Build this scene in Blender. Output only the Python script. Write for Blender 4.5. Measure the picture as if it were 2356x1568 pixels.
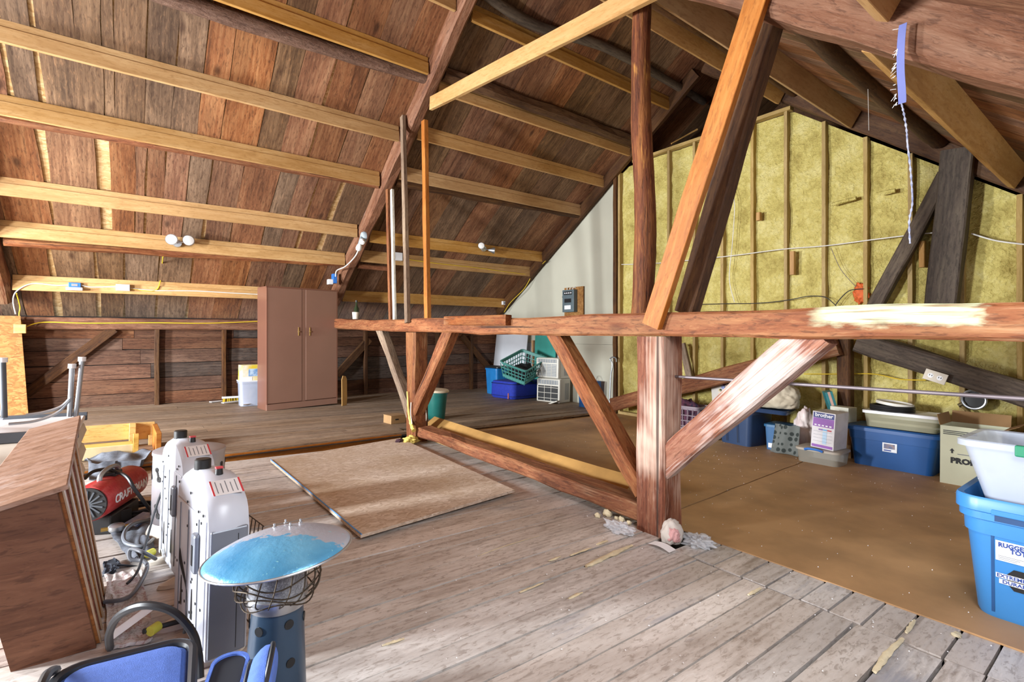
import bpy, bmesh, math, random
from mathutils import Vector, Matrix, noise

SC = bpy.context.scene
for _o in list(bpy.data.objects): bpy.data.objects.remove(_o)
random.seed(7)

# ------------------------------------------------------------------ camera
FPX, HZ, CX, CAMH = 1150.0, 765.0, 1178.0, 1.15          # focal length (px of 2356), horizon row, centre column, eye height
AZ = math.atan(1502 / 1150.0)
cam_d = bpy.data.cameras.new('camera')
cam_d.sensor_width = 36; cam_d.lens = 36 * FPX / 2356
cam_d.shift_y = -(784 - HZ) / 2356
cam_d.clip_start = .05
cam = bpy.data.objects.new('camera', cam_d)
SC.collection.objects.link(cam)
cam.location = (0, 0, CAMH)
cam.rotation_euler = (math.pi / 2, 0, AZ - math.pi / 2)
SC.camera = cam

# ------------------------------------------------------------------ sky, daylight, added fill, exposure
w = bpy.data.worlds.new('sky'); SC.world = w; w.use_nodes = True
w.node_tree.nodes['Background'].inputs[0].default_value = (.74, .85, 1, 1)
w.node_tree.nodes['Background'].inputs[1].default_value = 1.0

def window_light(name, loc, direction, sx, sy, power, col):
    d = bpy.data.lights.new(name, 'AREA'); d.shape = 'RECTANGLE'; d.size = sx; d.size_y = sy; d.energy = power; d.color = col
    o = bpy.data.objects.new(name, d); SC.collection.objects.link(o)
    o.location = loc
    o.rotation_euler = Vector(direction).to_track_quat('-Z', 'Y').to_euler()
    return o
XN, YE = -4.2, -1.05          # the two walls behind the camera: near gable and near eave
WINS_G = [(3.5, .50, .80, 2.1), (6.3, .50, .80, 2.1)]      # near gable windows: centre Y, width, z0, z1
ADDED_WINS_E = [(-.7, 1.0, .45, 1.15), (4.4, 1.1, .45, 1.15)]     # near eave windows, unseen and added as fill: centre X, width, z0, z1
DAY = (.93, .97, 1)
window_light('daylight_and_fill', (XN + .10, WINS_G[0][0], 1.48), (1, 0, -.14), .45, 1.25, 520, DAY)
window_light('daylight_and_fill', (XN + .10, WINS_G[1][0], 1.52), (1, 0, -.14), .45, 1.25, 520, DAY)
window_light('daylight_and_fill', (ADDED_WINS_E[0][0], YE + .10, .8), (.1, 1, .05), .95, .65, 4, DAY)  # both eave lamps are fill added to brighten the room
window_light('daylight_and_fill', (ADDED_WINS_E[1][0], YE + .10, .8), (-.1, 1, .05), 1.05, .65, 12, DAY)
ROOF_FILL = [(-.8, -.2), (1.05, -.2)]                              # added fill lamps above the camera, framed as roof windows: centre X, centre Y
for (_x, _y), _p in zip(ROOF_FILL, (2, 40)):
    window_light('daylight_and_fill', (_x, _y, 2.03 + .755 * _y - .06), (0, .602, -.798), .8, .9, _p, DAY)  # fill added under closed boards; the roof has no opening here

SC.view_settings.view_transform = 'Standard'
SC.view_settings.look = 'None'
SC.view_settings.gamma = 1
SC.view_settings.use_curve_mapping = False
SC.view_settings.exposure = .45
SC.cycles.max_bounces = 6; SC.cycles.diffuse_bounces = 4; SC.cycles.glossy_bounces = 2; SC.cycles.transmission_bounces = 2; SC.cycles.transparent_max_bounces = 6
SC.cycles.caustics_reflective = False; SC.cycles.caustics_refractive = False
# ------------------------------------------------------------------ pixel -> place helpers
F_ = Vector((math.cos(AZ), math.sin(AZ), 0)); R_ = Vector((math.sin(AZ), -math.cos(AZ), 0)); CAM = Vector((0, 0, CAMH))
def onp(u, v, n, c):
    r = F_ + R_ * ((u - CX) / FPX) + Vector((0, 0, 1)) * ((HZ - v) / FPX); n = Vector(n)
    return CAM + r * ((c - n.dot(CAM)) / n.dot(r))
KF, ZR = .0272, .12            # the old floor falls a little towards +X; the part by the eave wall is raised
TILT = math.atan(KF)
def onf(u, v, z=0.): return onp(u, v, (KF, 0, 1), z)
def onx(u, v, x): return onp(u, v, (1, 0, 0), x)
def ony(u, v, y): return onp(u, v, (0, 1, 0), y)
def onz(u, v, z): return onp(u, v, (0, 0, 1), z)
def fz(x, z=0.): return -KF * x + z
YW, SL, XG, XB = 8.85, .68, 6.37, 2.5      # eave wall, roof pitch, far gable, truss face
def zl(y): return 1.42 + SL * (8.8 - y)     # underside of the purlins, eave side
def zlb(y): return zl(y) + .20              # underside of the roof boards
def zr_(y): return 1.83 + .755 * y          # the same, camera side
def zrb(y): return zr_(y) + .20
RIDGE_Y = (1.62 + SL * 8.8 - 2.03) / (SL + .755)
RIDGE_Z = zlb(RIDGE_Y)

# ------------------------------------------------------------------ scene helpers
def link(o): SC.collection.objects.link(o); return o
def tag(o, label, cat, group=None):
    o['label'] = label; o['category'] = cat
    if group: o['group'] = group
    return o
def struct(o): o['kind'] = 'structure'; return o
def stuff(o): o['kind'] = 'stuff'; return o
def thing(name, label, cat, loc=(0, 0, 0), rotz=0., tilt=True, group=None, rot=None):
    o = link(bpy.data.objects.new(name, None)); o.empty_display_size = .05
    M = Matrix.Translation(Vector(loc))
    if tilt: M = M @ Matrix.Rotation(TILT, 4, 'Y')
    M = M @ Matrix.Rotation(rotz, 4, 'Z')
    if rot is not None: M = M @ rot
    o.matrix_world = M
    return tag(o, label, cat, group)

def frame(p0, p1, up=(0, 0, 1)):
    x = (Vector(p1) - Vector(p0)).normalized(); up = Vector(up)
    y = up.cross(x)
    if y.length < 1e-4: y = Vector((0, 1, 0)).cross(x)
    y.normalize(); z = x.cross(y)
    M = Matrix((x, y, z)).transposed().to_4x4(); M.translation = Vector(p0)
    return M

def spl(pts, n=6):
    P = [Vector(p) for p in pts]; out = []
    for i in range(len(P) - 1):
        a, b, c, d = P[max(i - 1, 0)], P[i], P[i + 1], P[min(i + 2, len(P) - 1)]
        for k in range(n):
            t = k / n
            out.append(.5 * ((2 * b) + (c - a) * t + (2 * a - 5 * b + 4 * c - d) * t * t + (3 * b - a - 3 * c + d) * t ** 3))
    return out + [P[-1]]

class G:
    def __init__(s): s.v = []; s.f = []
    def add(s, vs, fs):
        b = len(s.v); s.v += [tuple(p) for p in vs]; s.f += [tuple(i + b for i in f) for f in fs]; return s
    def box(s, x0, x1, y0, y1, z0, z1):
        return s.add([(x0, y0, z0), (x1, y0, z0), (x1, y1, z0), (x0, y1, z0), (x0, y0, z1), (x1, y0, z1), (x1, y1, z1), (x0, y1, z1)],
                     [(0, 3, 2, 1), (4, 5, 6, 7), (0, 1, 5, 4), (1, 2, 6, 5), (2, 3, 7, 6), (3, 0, 4, 7)])
    def rings(s, R, cap0=True, cap1=True, loop=False):
        n = len(R[0]); vs = [p for r in R for p in r]; fs = []
        m = len(R)
        for i in range(m if loop else m - 1):
            j = (i + 1) % m
            for k in range(n):
                l = (k + 1) % n
                fs.append((i * n + k, i * n + l, j * n + l, j * n + k))
        if cap0 and not loop: fs.append(tuple(range(n - 1, -1, -1)))
        if cap1 and not loop: fs.append(tuple((m - 1) * n + k for k in range(n)))
        return s.add(vs, fs)
    def tube(s, pts, r, n=8, loop=False):
        P = [Vector(p) for p in pts]; m = len(P); R = []; nrm = None
        for i in range(m):
            if loop: t = (P[(i + 1) % m] - P[i - 1])
            else: t = P[min(i + 1, m - 1)] - P[max(i - 1, 0)]
            t.normalize()
            if nrm is None:
                nrm = t.orthogonal()
            nrm = (nrm - t * nrm.dot(t)).normalized(); b = t.cross(nrm)
            rr = r(i / max(m - 1, 1)) if callable(r) else (r[i] if isinstance(r, (list, tuple)) else r)
            R.append([P[i] + (nrm * math.cos(a) + b * math.sin(a)) * rr for a in [2 * math.pi * k / n for k in range(n)]])
        return s.rings(R, loop=loop)
    def cyl(s, p0, p1, r0, r1=None, n=16): return s.tube([p0, p1], [r0, r0 if r1 is None else r1], n)
    def lathe(s, prof, n=24, c=(0, 0, 0), sx=1., sy=1.):
        R = [[(c[0] + r * sx * math.cos(2 * math.pi * k / n), c[1] + r * sy * math.sin(2 * math.pi * k / n), c[2] + z) for k in range(n)] for r, z in prof]
        return s.rings(R)
    def loft(s, secs, q=4, cap0=True, cap1=True):      # secs: (cx, cy, z, sx, sy, r) rounded rectangles
        return s.rings([rrect(*a, q=q) for a in secs], cap0, cap1)
    def prism(s, poly, a, b, axis='y'):
        def pt(p, t): return {'x': (t, p[0], p[1]), 'y': (p[0], t, p[1]), 'z': (p[0], p[1], t)}[axis]
        return s.rings([[pt(p, a) for p in poly], [pt(p, b) for p in poly]])
    def build(s, name, mat, parent=None, bevel=0., seg=2, smooth=False, M=None, angle=40):
        me = bpy.data.meshes.new(name); me.from_pydata(s.v, [], s.f)
        bm = bmesh.new(); bm.from_mesh(me)
        bmesh.ops.remove_doubles(bm, verts=bm.verts, dist=1e-6)
        bmesh.ops.recalc_face_normals(bm, faces=bm.faces)
        if bevel:
            ed = [e for e in bm.edges if len(e.link_faces) == 2 and e.calc_face_angle(0) > math.radians(28)]
            bmesh.ops.bevel(bm, geom=ed, offset=bevel, segments=seg, profile=.5, affect='EDGES', clamp_overlap=True)
        if smooth:
            lim = math.radians(angle)
            for f in bm.faces: f.smooth = True
            for e in bm.edges:
                e.smooth = not (len(e.link_faces) == 2 and e.calc_face_angle(0) > lim)
        bm.to_mesh(me); bm.free()
        me.materials.append(mat)
        return place(name, me, parent, M)
def place(name, me, parent=None, M=None):
    o = link(bpy.data.objects.new(name, me))
    if parent is not None: o.parent = parent
    if M is not None: o.matrix_local = M
    return o
def rrect(cx, cy, z, sx, sy, r, q=4):
    r = min(r, sx / 2 - 1e-4, sy / 2 - 1e-4); out = []
    for ix, iy, a0 in ((1, 1, 0), (-1, 1, 90), (-1, -1, 180), (1, -1, 270)):
        for k in range(q + 1):
            a = math.radians(a0 + 90 * k / q)
            out.append((cx + ix * (sx / 2 - r) + r * math.cos(a), cy + iy * (sy / 2 - r) + r * math.sin(a), z))
    return out

_seed = [0]
def timber(name, pts, w, h, mat, up=(0, 0, 1), irr=.008, ch=.12, step=.22, parent=None, taper=1., smooth=False):
    """Sawn or hewn stick along a line of points: w across, h along 'up'; local X runs along the grain."""
    P = [Vector(p) for p in pts]; M = frame(P[0], P[-1], up); Mi = M.inverted(); P = [Mi @ p for p in P]
    _seed[0] += 1; sd = _seed[0] * 7.31
    Q = spl(P, max(1, int((P[-1] - P[0]).length / step / (len(P) - 1)))) if len(P) > 2 else [P[0].lerp(P[1], t / max(1, int((P[1] - P[0]).length / step))) for t in range(max(1, int((P[1] - P[0]).length / step)) + 1)]
    c = ch * min(w, h); R = []
    L = max(1e-6, Q[-1].x)
    for i, q in enumerate(Q):
        k_ = 1 + (taper - 1) * q.x / L
        a, b = w / 2 * k_, h / 2 * k_
        ring = [(a - c, -b), (a, -b + c), (a, b - c), (a - c, b), (-a + c, b), (-a, b - c), (-a, -b + c), (-a + c, -b)]
        rr = []
        for j, (y, z) in enumerate(ring):
            n1 = noise.noise((q.x * 2.2, j // 2 * 5.3, sd)) * irr * 1.6; n2 = noise.noise((q.x * 2.2 + 40, j // 2 * 5.3, sd)) * irr * 1.6
            rr.append((q.x, q.y + y + n1, q.z + z + n2))
        R.append(rr)
    return G().rings(R).build(name, mat, parent, M=M, smooth=smooth, angle=35)
def log(name, pts, r0, r1, mat, parent=None, amp=.12, n=14, step=.1):
    P = [Vector(p) for p in pts]; M = frame(P[0], P[-1]); Mi = M.inverted(); P = [Mi @ p for p in P]
    _seed[0] += 1; sd = _seed[0] * 3.7
    Q = spl(P, max(2, int((P[-1] - P[0]).length / step / (len(P) - 1)))); R = []
    for q in Q:
        r = r0 + (r1 - r0) * q.x / Q[-1].x; ring = []
        for k in range(n):
            a = 2 * math.pi * k / n
            rr = r * (1 + amp * noise.noise((q.x * 3, math.cos(a) * 1.4 + sd, math.sin(a) * 1.4)) + amp * .5 * noise.noise((q.x * 9, math.cos(a) * 4 + sd, math.sin(a) * 4)))
            ring.append((q.x, q.y + rr * math.cos(a), q.z + rr * math.sin(a)))
        R.append(ring)
    return G().rings(R).build(name, mat, parent, M=M, smooth=True, angle=60)
def board(name, p0, p1, across, w0, w1, t, mat, parent=None, wav=.004, up=None, o0=0., o1=0., seg=None, sag=0.):
    """Thin board from p0 to p1 (grain), 'across' = width direction, widths w0 -> w1, thickness t on the far side of normal."""
    p0, p1 = Vector(p0), Vector(p1); x = (p1 - p0).normalized(); y = Vector(across); y = (y - x * y.dot(x)).normalized(); z = x.cross(y)
    M = Matrix((x, y, z)).transposed().to_4x4(); M.translation = p0
    L = (p1 - p0).length; n = seg or max(1, int(L / .3)); _seed[0] += 1; sd = _seed[0] * 2.9; R = []
    for i in range(n + 1):
        f = i / n; hw = (w0 + (w1 - w0) * f) / 2; a = -hw + wav * noise.noise((f * L * 1.7, sd, 0)) * 2 + o0; b = hw + wav * noise.noise((f * L * 1.7, sd, 9)) * 2 + o1
        R.append([(f * L, a, 0), (f * L, b, 0), (f * L, b, -t), (f * L, a, -t)])
    return G().rings(R).build(name, mat, parent, M=M)
def blob(name, c, size, mat, parent=None, amp=.25, fr=2.2, sub=4, flat=True, seed=0, fine=.0, M=None):
    bm = bmesh.new(); bmesh.ops.create_icosphere(bm, subdivisions=sub, radius=1)
    for v in bm.verts:
        d = v.co.normalized(); k = 1 + amp * noise.noise(d * fr + Vector((seed * 3.3, 0, 0))) + amp * .5 * noise.noise(d * fr * 2.3 + Vector((0, seed, 0)))
        if fine: k += fine * (1 - abs(noise.noise(d * fr * 4 + Vector((seed, 2, 0)))) * 2)
        v.co = d * k
        if flat and v.co.z < -.55: v.co.z = -.55 + (v.co.z + .55) * .06
    for v in bm.verts: v.co = Vector((c[0] + v.co.x * size[0] / 2, c[1] + v.co.y * size[1] / 2, c[2] + (v.co.z + (.575 if flat else 0)) * size[2] / (1.6 if flat else 2)))
    for f in bm.faces: f.smooth = True
    me = bpy.data.meshes.new(name); bm.to_mesh(me); bm.free(); me.materials.append(mat)
    return place(name, me, parent, M)
def sheet(name, fn, nu, nv, mat, parent=None, thick=.004, M=None):
    R = [[fn(i / nu, j / nv) for j in range(nv + 1)] for i in range(nu + 1)]
    vs = [p for r in R for p in r]; fs = [(i * (nv + 1) + j, i * (nv + 1) + j + 1, (i + 1) * (nv + 1) + j + 1, (i + 1) * (nv + 1) + j) for i in range(nu) for j in range(nv)]
    me = bpy.data.meshes.new(name); me.from_pydata([tuple(p) for p in vs], [], fs)
    bm = bmesh.new(); bm.from_mesh(me)
    bmesh.ops.solidify(bm, geom=bm.faces[:], thickness=thick)
    bmesh.ops.recalc_face_normals(bm, faces=bm.faces)
    for f in bm.faces: f.smooth = True
    for e in bm.edges: e.smooth = not (len(e.link_faces) == 2 and e.calc_face_angle(0) > .7)
    bm.to_mesh(me); bm.free(); me.materials.append(mat)
    return place(name, me, parent, M)
def text(s, size, mat, parent, M, name='lettering', sx=1., bold=0.):
    cu = bpy.data.curves.new(name, 'FONT'); cu.body = s; cu.size = size; cu.align_x = 'LEFT'; cu.extrude = .0004; cu.offset = bold; cu.resolution_u = 2
    t = bpy.data.objects.new(name, cu); me = bpy.data.meshes.new_from_object(t)
    bpy.data.objects.remove(t); bpy.data.curves.remove(cu)
    if sx != 1.: me.transform(Matrix.Diagonal((sx, 1, 1, 1)))
    me.materials.clear(); me.materials.append(mat)
    return place(name, me, parent, M)
def wrap_text(s, size, mat, parent, x0, r, zc, a0, name='lettering', bold=0.):      # lettering bent round a barrel whose axis is local X
    o = text(s, size, mat, parent, Matrix(), name, 1., bold)
    for v in o.data.vertices:
        x, y, z = v.co; a = a0 + y / r; v.co = (x0 + x, -(r + z) * math.cos(a), zc + (r + z) * math.sin(a))
    return o
def face(o, right, up):           # matrix for something flat drawn in XY: o = its origin, right/up = where x and y point
    x, y = Vector(right).normalized(), Vector(up).normalized(); M = Matrix((x, y, x.cross(y))).transposed().to_4x4(); M.translation = Vector(o); return M
def copy_tree(root, M, label=None):
    r = link(root.copy()); r.matrix_world = M
    if label: r['label'] = label
    for ch in list(root.children):
        c = link(ch.copy()); c.parent = r
        for g in list(ch.children):
            d = link(g.copy()); d.parent = c
    return r
# ------------------------------------------------------------------ materials (all procedural)
def S(h):
    h = h.lstrip('#'); c = [int(h[i:i + 2], 16) / 255 for i in (0, 2, 4)]
    return tuple((x / 12.92 if x <= .04045 else ((x + .055) / 1.055) ** 2.4) for x in c) + (1,)
class N:
    def __init__(s, name):
        s.m = bpy.data.materials.new(name); s.m.use_nodes = True; s.t = s.m.node_tree; s.t.nodes.clear()
        s.out = s.n('ShaderNodeOutputMaterial'); s.b = s.n('ShaderNodeBsdfPrincipled'); s.l(s.b.outputs[0], s.out.inputs[0])
    def n(s, ty, **k):
        nd = s.t.nodes.new(ty)
        for a, b in k.items():
            if a.startswith('i_'): nd.inputs[a[2:]].default_value = b
            else: setattr(nd, a, b)
        return nd
    def l(s, a, b): s.t.links.new(a, b)
    def ramp(s, fac, stops, interp='LINEAR'):
        r = s.n('ShaderNodeValToRGB'); r.color_ramp.interpolation = interp; e = r.color_ramp.elements
        while len(e) < len(stops): e.new(.5)
        for i, (p, c) in enumerate(stops): e[i].position = p; e[i].color = c
        s.l(fac, r.inputs[0]); return r.outputs[0]
    def mix(s, fac, a, b, mode='MIX'):
        m = s.n('ShaderNodeMix', data_type='RGBA', blend_type=mode)
        for i, x in ((0, fac), (6, a), (7, b)):
            if hasattr(x, 'is_output'): s.l(x, m.inputs[i])
            else: m.inputs[i].default_value = x
        return m.outputs[2]
    def math(s, op, a, b=0.):
        m = s.n('ShaderNodeMath', operation=op)
        for i, x in ((0, a), (1, b)):
            if hasattr(x, 'is_output'): s.l(x, m.inputs[i])
            else: m.inputs[i].default_value = x
        return m.outputs[0]
    def coords(s, scale=(1, 1, 1), rnd=True, kind='Object'):
        tc = s.n('ShaderNodeTexCoord'); mp = s.n('ShaderNodeMapping'); mp.inputs['Scale'].default_value = scale
        src = tc.outputs[kind]
        if rnd:
            oi = s.n('ShaderNodeObjectInfo'); s.rnd = oi.outputs['Random']
            cb = s.n('ShaderNodeCombineXYZ')
            for i, k in enumerate((37.1, 91.7, 53.3)): s.l(s.math('MULTIPLY', s.rnd, k), cb.inputs[i])
            ad = s.n('ShaderNodeVectorMath', operation='ADD'); s.l(src, ad.inputs[0]); s.l(cb.outputs[0], ad.inputs[1]); src = ad.outputs[0]
        s.l(src, mp.inputs['Vector']); return mp.outputs[0]
    def noise(s, vec, scale, detail=4., dist=0., rough=.55):
        n = s.n('ShaderNodeTexNoise', i_Scale=scale, i_Detail=detail, i_Distortion=dist, i_Roughness=rough); s.l(vec, n.inputs['Vector']); return n.outputs['Fac']
    def bump(s, h, st=.3, d=.01):
        b = s.n('ShaderNodeBump'); b.inputs['Strength'].default_value = st; b.inputs['Distance'].default_value = d; s.l(h, b.inputs['Height']); s.l(b.outputs[0], s.b.inputs['Normal'])
    def col(s, c): s.l(c, s.b.inputs['Base Color'])
    def set(s, **k):
        for a, v in k.items(): s.b.inputs[a.replace('_', ' ')].default_value = v
        return s

def wood(name, dark, mid, light, alt=None, alt_at=.6, grain=9., stretch=.14, rough=.72, var=.3, knots=.5, patch=None, patch_at=(.52, .62), patch_scale=1.6, bump=.5, cracks=0., spec=.3):
    m = N(name); v = m.coords((stretch, 1, 1)); tr = m.rnd
    n1 = m.noise(v, grain, 5, .9, .62)
    vf = m.coords((stretch * .3, 1, 1)); n2 = m.noise(vf, grain * 9, 2, .3)
    vw = m.coords((stretch * .7, 1, 1)); wv = m.n('ShaderNodeTexWave', wave_type='BANDS', bands_direction='Y', i_Scale=7., i_Distortion=9.); wv.inputs['Detail'].default_value = 2.; wv.inputs['Detail Scale'].default_value = 1.3; m.l(vw, wv.inputs['Vector'])
    g = m.math('ADD', m.math('ADD', m.math('MULTIPLY', n1, .68), m.math('MULTIPLY', n2, .25)), m.math('MULTIPLY', wv.outputs['Fac'], .07))
    c = m.ramp(g, [(.24, S(dark)), (.47, S(mid)), (.74, S(light))])
    if alt:
        a = m.ramp(g, [(.24, S(alt[0])), (.47, S(alt[1])), (.74, S(alt[2]))])
        f = m.ramp(m.math('FRACT', m.math('MULTIPLY', tr, 13.7)), [(alt_at - .12, (0, 0, 0, 1)), (alt_at + .12, (1, 1, 1, 1))])
        c = m.mix(f, c, a)
    vm = m.coords((stretch * 1.6, 1, 1)); fm = m.noise(vm, 55, 3, .5, .7)
    c = m.mix(m.ramp(fm, [(.36, (.55, .55, .55, 1)), (.47, (0, 0, 0, 1))]), c, S(dark))
    c = m.mix(m.ramp(fm, [(.56, (0, 0, 0, 1)), (.72, (.5, .5, .5, 1))]), c, S(light))
    v2 = m.coords((.45, 1, 1))
    blot = m.noise(v2, 2.2, 3, .4)
    c = m.mix(m.ramp(blot, [(.42, (.32, .32, .32, 1)), (.62, (0, 0, 0, 1))]), c, S(dark))
    if knots:
        vk = m.coords((.5, 1, 1)); vo = m.n('ShaderNodeTexVoronoi', i_Scale=3.2); m.l(vk, vo.inputs['Vector'])
        c = m.mix(m.math('MULTIPLY', m.ramp(vo.outputs['Distance'], [(.05, (1, 1, 1, 1)), (.13, (0, 0, 0, 1))]), knots), c, S(dark))
    if patch:
        v3 = m.coords((.5, 1, 1)); pn = m.math('ADD', m.math('MULTIPLY', m.noise(v3, patch_scale, 4, .5), .8), m.math('MULTIPLY', n2, .2))
        c = m.mix(m.ramp(pn, [(patch_at[0], (0, 0, 0, 1)), (patch_at[1], (1, 1, 1, 1))]), c, S(patch))
    if cracks:
        vc = m.coords((.025, 1, 1)); cr = m.noise(vc, 16, 2, .2)
        c = m.mix(m.math('MULTIPLY', m.ramp(cr, [(.27, (1, 1, 1, 1)), (.335, (0, 0, 0, 1))]), cracks), c, S('#1c0f0a'))
    h = m.n('ShaderNodeHueSaturation')
    m.l(m.math('ADD', m.math('MULTIPLY', m.math('SUBTRACT', m.math('FRACT', m.math('MULTIPLY', tr, 7.3)), .5), var * 1.4), 1.), h.inputs['Value'])
    m.l(m.math('ADD', m.math('MULTIPLY', m.math('SUBTRACT', m.math('FRACT', m.math('MULTIPLY', tr, 29.1)), .5), var), 1.), h.inputs['Saturation'])
    m.l(c, h.inputs['Color']); m.col(h.outputs[0])
    m.bump(m.math('ADD', n1, m.math('MULTIPLY', fm, .5)), bump, .008); m.set(Roughness=rough, Specular_IOR_Level=spec)
    return m.m
def plain(name, c, rough=.5, metal=0., var=.12, scale=6., bump=0., spec=.5, c2=None, sheen=0.):
    m = N(name); v = m.coords(); n = m.noise(v, scale, 5)
    lo = tuple(x * (1 - var) for x in S(c)[:3]) + (1,); hi = tuple(min(1, x * (1 + var)) for x in S(c)[:3]) + (1,)
    m.col(m.ramp(n, [(.35, lo if c2 is None else S(c2)), (.65, hi if c2 is None else S(c))]))
    m.set(Roughness=rough, Metallic=metal, Specular_IOR_Level=spec)
    if bump: m.bump(m.noise(v, scale * 6, 4), bump, .004)
    return m.m
def chips(name, cols, scale=45., rough=.8, rnd=False):          # particle / strand board
    m = N(name); v = m.coords((1, 1, 1), rnd); nz = m.n('ShaderNodeTexNoise', i_Scale=9., i_Detail=2.); m.l(v, nz.inputs['Vector'])
    ad = m.n('ShaderNodeVectorMath', operation='MULTIPLY_ADD'); m.l(nz.outputs['Color'], ad.inputs[0]); ad.inputs[1].default_value = (.12, .12, .12); m.l(v, ad.inputs[2])
    mp = m.n('ShaderNodeMapping'); mp.inputs['Scale'].default_value = (.55, 1.5, 1.5); m.l(ad.outputs[0], mp.inputs[0])
    vo = m.n('ShaderNodeTexVoronoi', i_Scale=scale); m.l(mp.outputs[0], vo.inputs['Vector'])
    sp = m.n('ShaderNodeSeparateColor'); m.l(vo.outputs['Color'], sp.inputs[0])
    c = m.ramp(sp.outputs[0], [(0, S(cols[0])), (.5, S(cols[1])), (1, S(cols[2]))])
    bl = m.noise(v, 1.6, 5, .4)
    c = m.mix(m.ramp(bl, [(.35, (.45, .45, .45, 1)), (.6, (0, 0, 0, 1))]), c, S(cols[3]))
    m.col(c); m.set(Roughness=rough); m.bump(sp.outputs[0], .15, .002)
    return m.m
def clear(name, c, alpha=.5, rough=.25):
    m = N(name); tr = m.n('ShaderNodeBsdfTransparent'); mx = m.n('ShaderNodeMixShader'); mx.inputs[0].default_value = alpha
    v = m.coords(); m.col(m.ramp(m.noise(v, 5, 3), [(.3, tuple(x * .9 for x in S(c)[:3]) + (1,)), (.7, S(c))]))
    m.set(Roughness=rough); m.l(tr.outputs[0], mx.inputs[1]); m.l(m.b.outputs[0], mx.inputs[2]); m.l(mx.outputs[0], m.out.inputs[0])
    return m.m

M_ROOF = wood('old_roof_board', '#3a2316', '#825438', '#a97e5a', alt=('#33261c', '#6b523c', '#96785c'), alt_at=.58, grain=6, var=.22, knots=.75, cracks=.35, rough=.75)
M_ROOFD = wood('old_roof_board_dark', '#2f1b13', '#6b422e', '#8f6244', alt=('#2b1f19', '#59422f', '#7a6048'), alt_at=.6, grain=7, var=.34, knots=.6, rough=.8)
M_NEW = wood('new_lumber', '#9c7444', '#ba925e', '#cdab7a', grain=8, var=.16, knots=.45, rough=.6, bump=.2)
M_NEWD = wood('aged_new_lumber', '#a07444', '#bd9158', '#cfa976', grain=8, var=.2, knots=.45, rough=.6, bump=.2)
M_ORANGE = wood('orange_lumber', '#7e4a24', '#ab6c38', '#c28950', grain=8, var=.14, knots=.6, rough=.55, bump=.25)
M_RED = wood('red_timber', '#3f2010', '#834b2b', '#ab7b50', cracks=.8, grain=8, var=.14, knots=.5, patch='#bd9a78', patch_at=(.60, .76), bump=.8, rough=.7)
M_REDPALE = wood('timber_rubs_and_glare', '#54291a', '#925840', '#ba8a6e', cracks=.6, grain=8, var=.1, knots=.4, patch='#dccfc8', patch_at=(.48, .60), patch_scale=2.2, bump=.8, rough=.6)  # pale patches: white rubs, with the brace's glare put into the colour
M_POST = wood('rubbed_post', '#432012', '#874c33', '#ae7f60', cracks=.8, grain=8, var=.05, knots=.4, patch='#c7aa98', patch_at=(.54, .68), patch_scale=1.9, bump=.8, rough=.7)
M_GREYT = wood('weathered_timber', '#54443a', '#85705e', '#a89680', grain=9, var=.12, knots=.5, bump=.8)
M_PURPLE = wood('rafter_timber', '#45281a', '#7f5238', '#a27a60', grain=8, var=.12, knots=.5, patch='#9c8a82', patch_at=(.62, .74), bump=.9)
M_DARKT = wood('dark_timber', '#2b1a12', '#54361f', '#70502f', grain=8, var=.2, knots=.4, bump=.8)
M_DARKG = wood('dark_grey_timber', '#2b241d', '#51443a', '#6e6150', grain=8, var=.16, knots=.4, bump=.8)
M_BARK = wood('bark_log', '#3a2820', '#6d4f3f', '#927360', grain=14, stretch=.3, var=.1, knots=.3, bump=1.6)
M_POLE = wood('peeled_pole', '#241008', '#693820', '#a46c3a', cracks=.9, grain=12, stretch=.08, var=.1, knots=.3, patch='#c28c44', patch_at=(.60, .70), patch_scale=4, bump=1.4)
M_WALLB = wood('eave_wall_board', '#2a1a12', '#62402e', '#84614a', alt=('#2a2320', '#52463f', '#756860'), alt_at=.7, grain=7, var=.3, knots=.5)
M_FLOOR = wood('front_floor_board', '#86786e', '#cdc4bd', '#e2dcd7', alt=('#807670', '#c4beba', '#dad6d3'), alt_at=.6, grain=7, stretch=.22, var=.12, knots=.2, rough=.5, bump=.35, cracks=.3, patch='#92929a', patch_at=(.60, .72), patch_scale=2.4, spec=.5)
M_FLOORR = wood('raised_floor_board', '#5a493c', '#95806c', '#b5a18c', grain=8, var=.22, knots=.3, rough=.6, bump=.4)
M_HARD = plain('brown_hardboard', '#b28a60', rough=.6, var=.16, scale=3, bump=.12)
M_STUD = wood('wall_stud', '#8a7040', '#ae925a', '#c4aa74', grain=8, var=.12, knots=.4, rough=.65, bump=.2)
M_HARDL = plain('kraft_hardboard', '#b98f52', rough=.7, var=.14, scale=5, bump=.1)
M_OSB = chips('particleboard', ['#b29e8c', '#c6b4a3', '#d8cabc', '#b0946f'])
M_OSBY = chips('strand_board', ['#86592a', '#a37239', '#b98a50', '#754e25'], 38)
M_BACK = chips('roof_sheathing', ['#a5814f', '#bf9d6c', '#d2b88c', '#ad8858'], 30)
M_BLACK = plain('dark_void', '#0b0908', .9)
M_DRYW = plain('drywall', '#bfbdac', .85, var=.04, scale=1.2, bump=.05)
M_DRYL = plain('leaning_drywall', '#c9ccd2', .8, var=.05, scale=1.5)
M_TEAL = plain('teal_panel', '#3f9c90', .6, var=.06)
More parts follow.
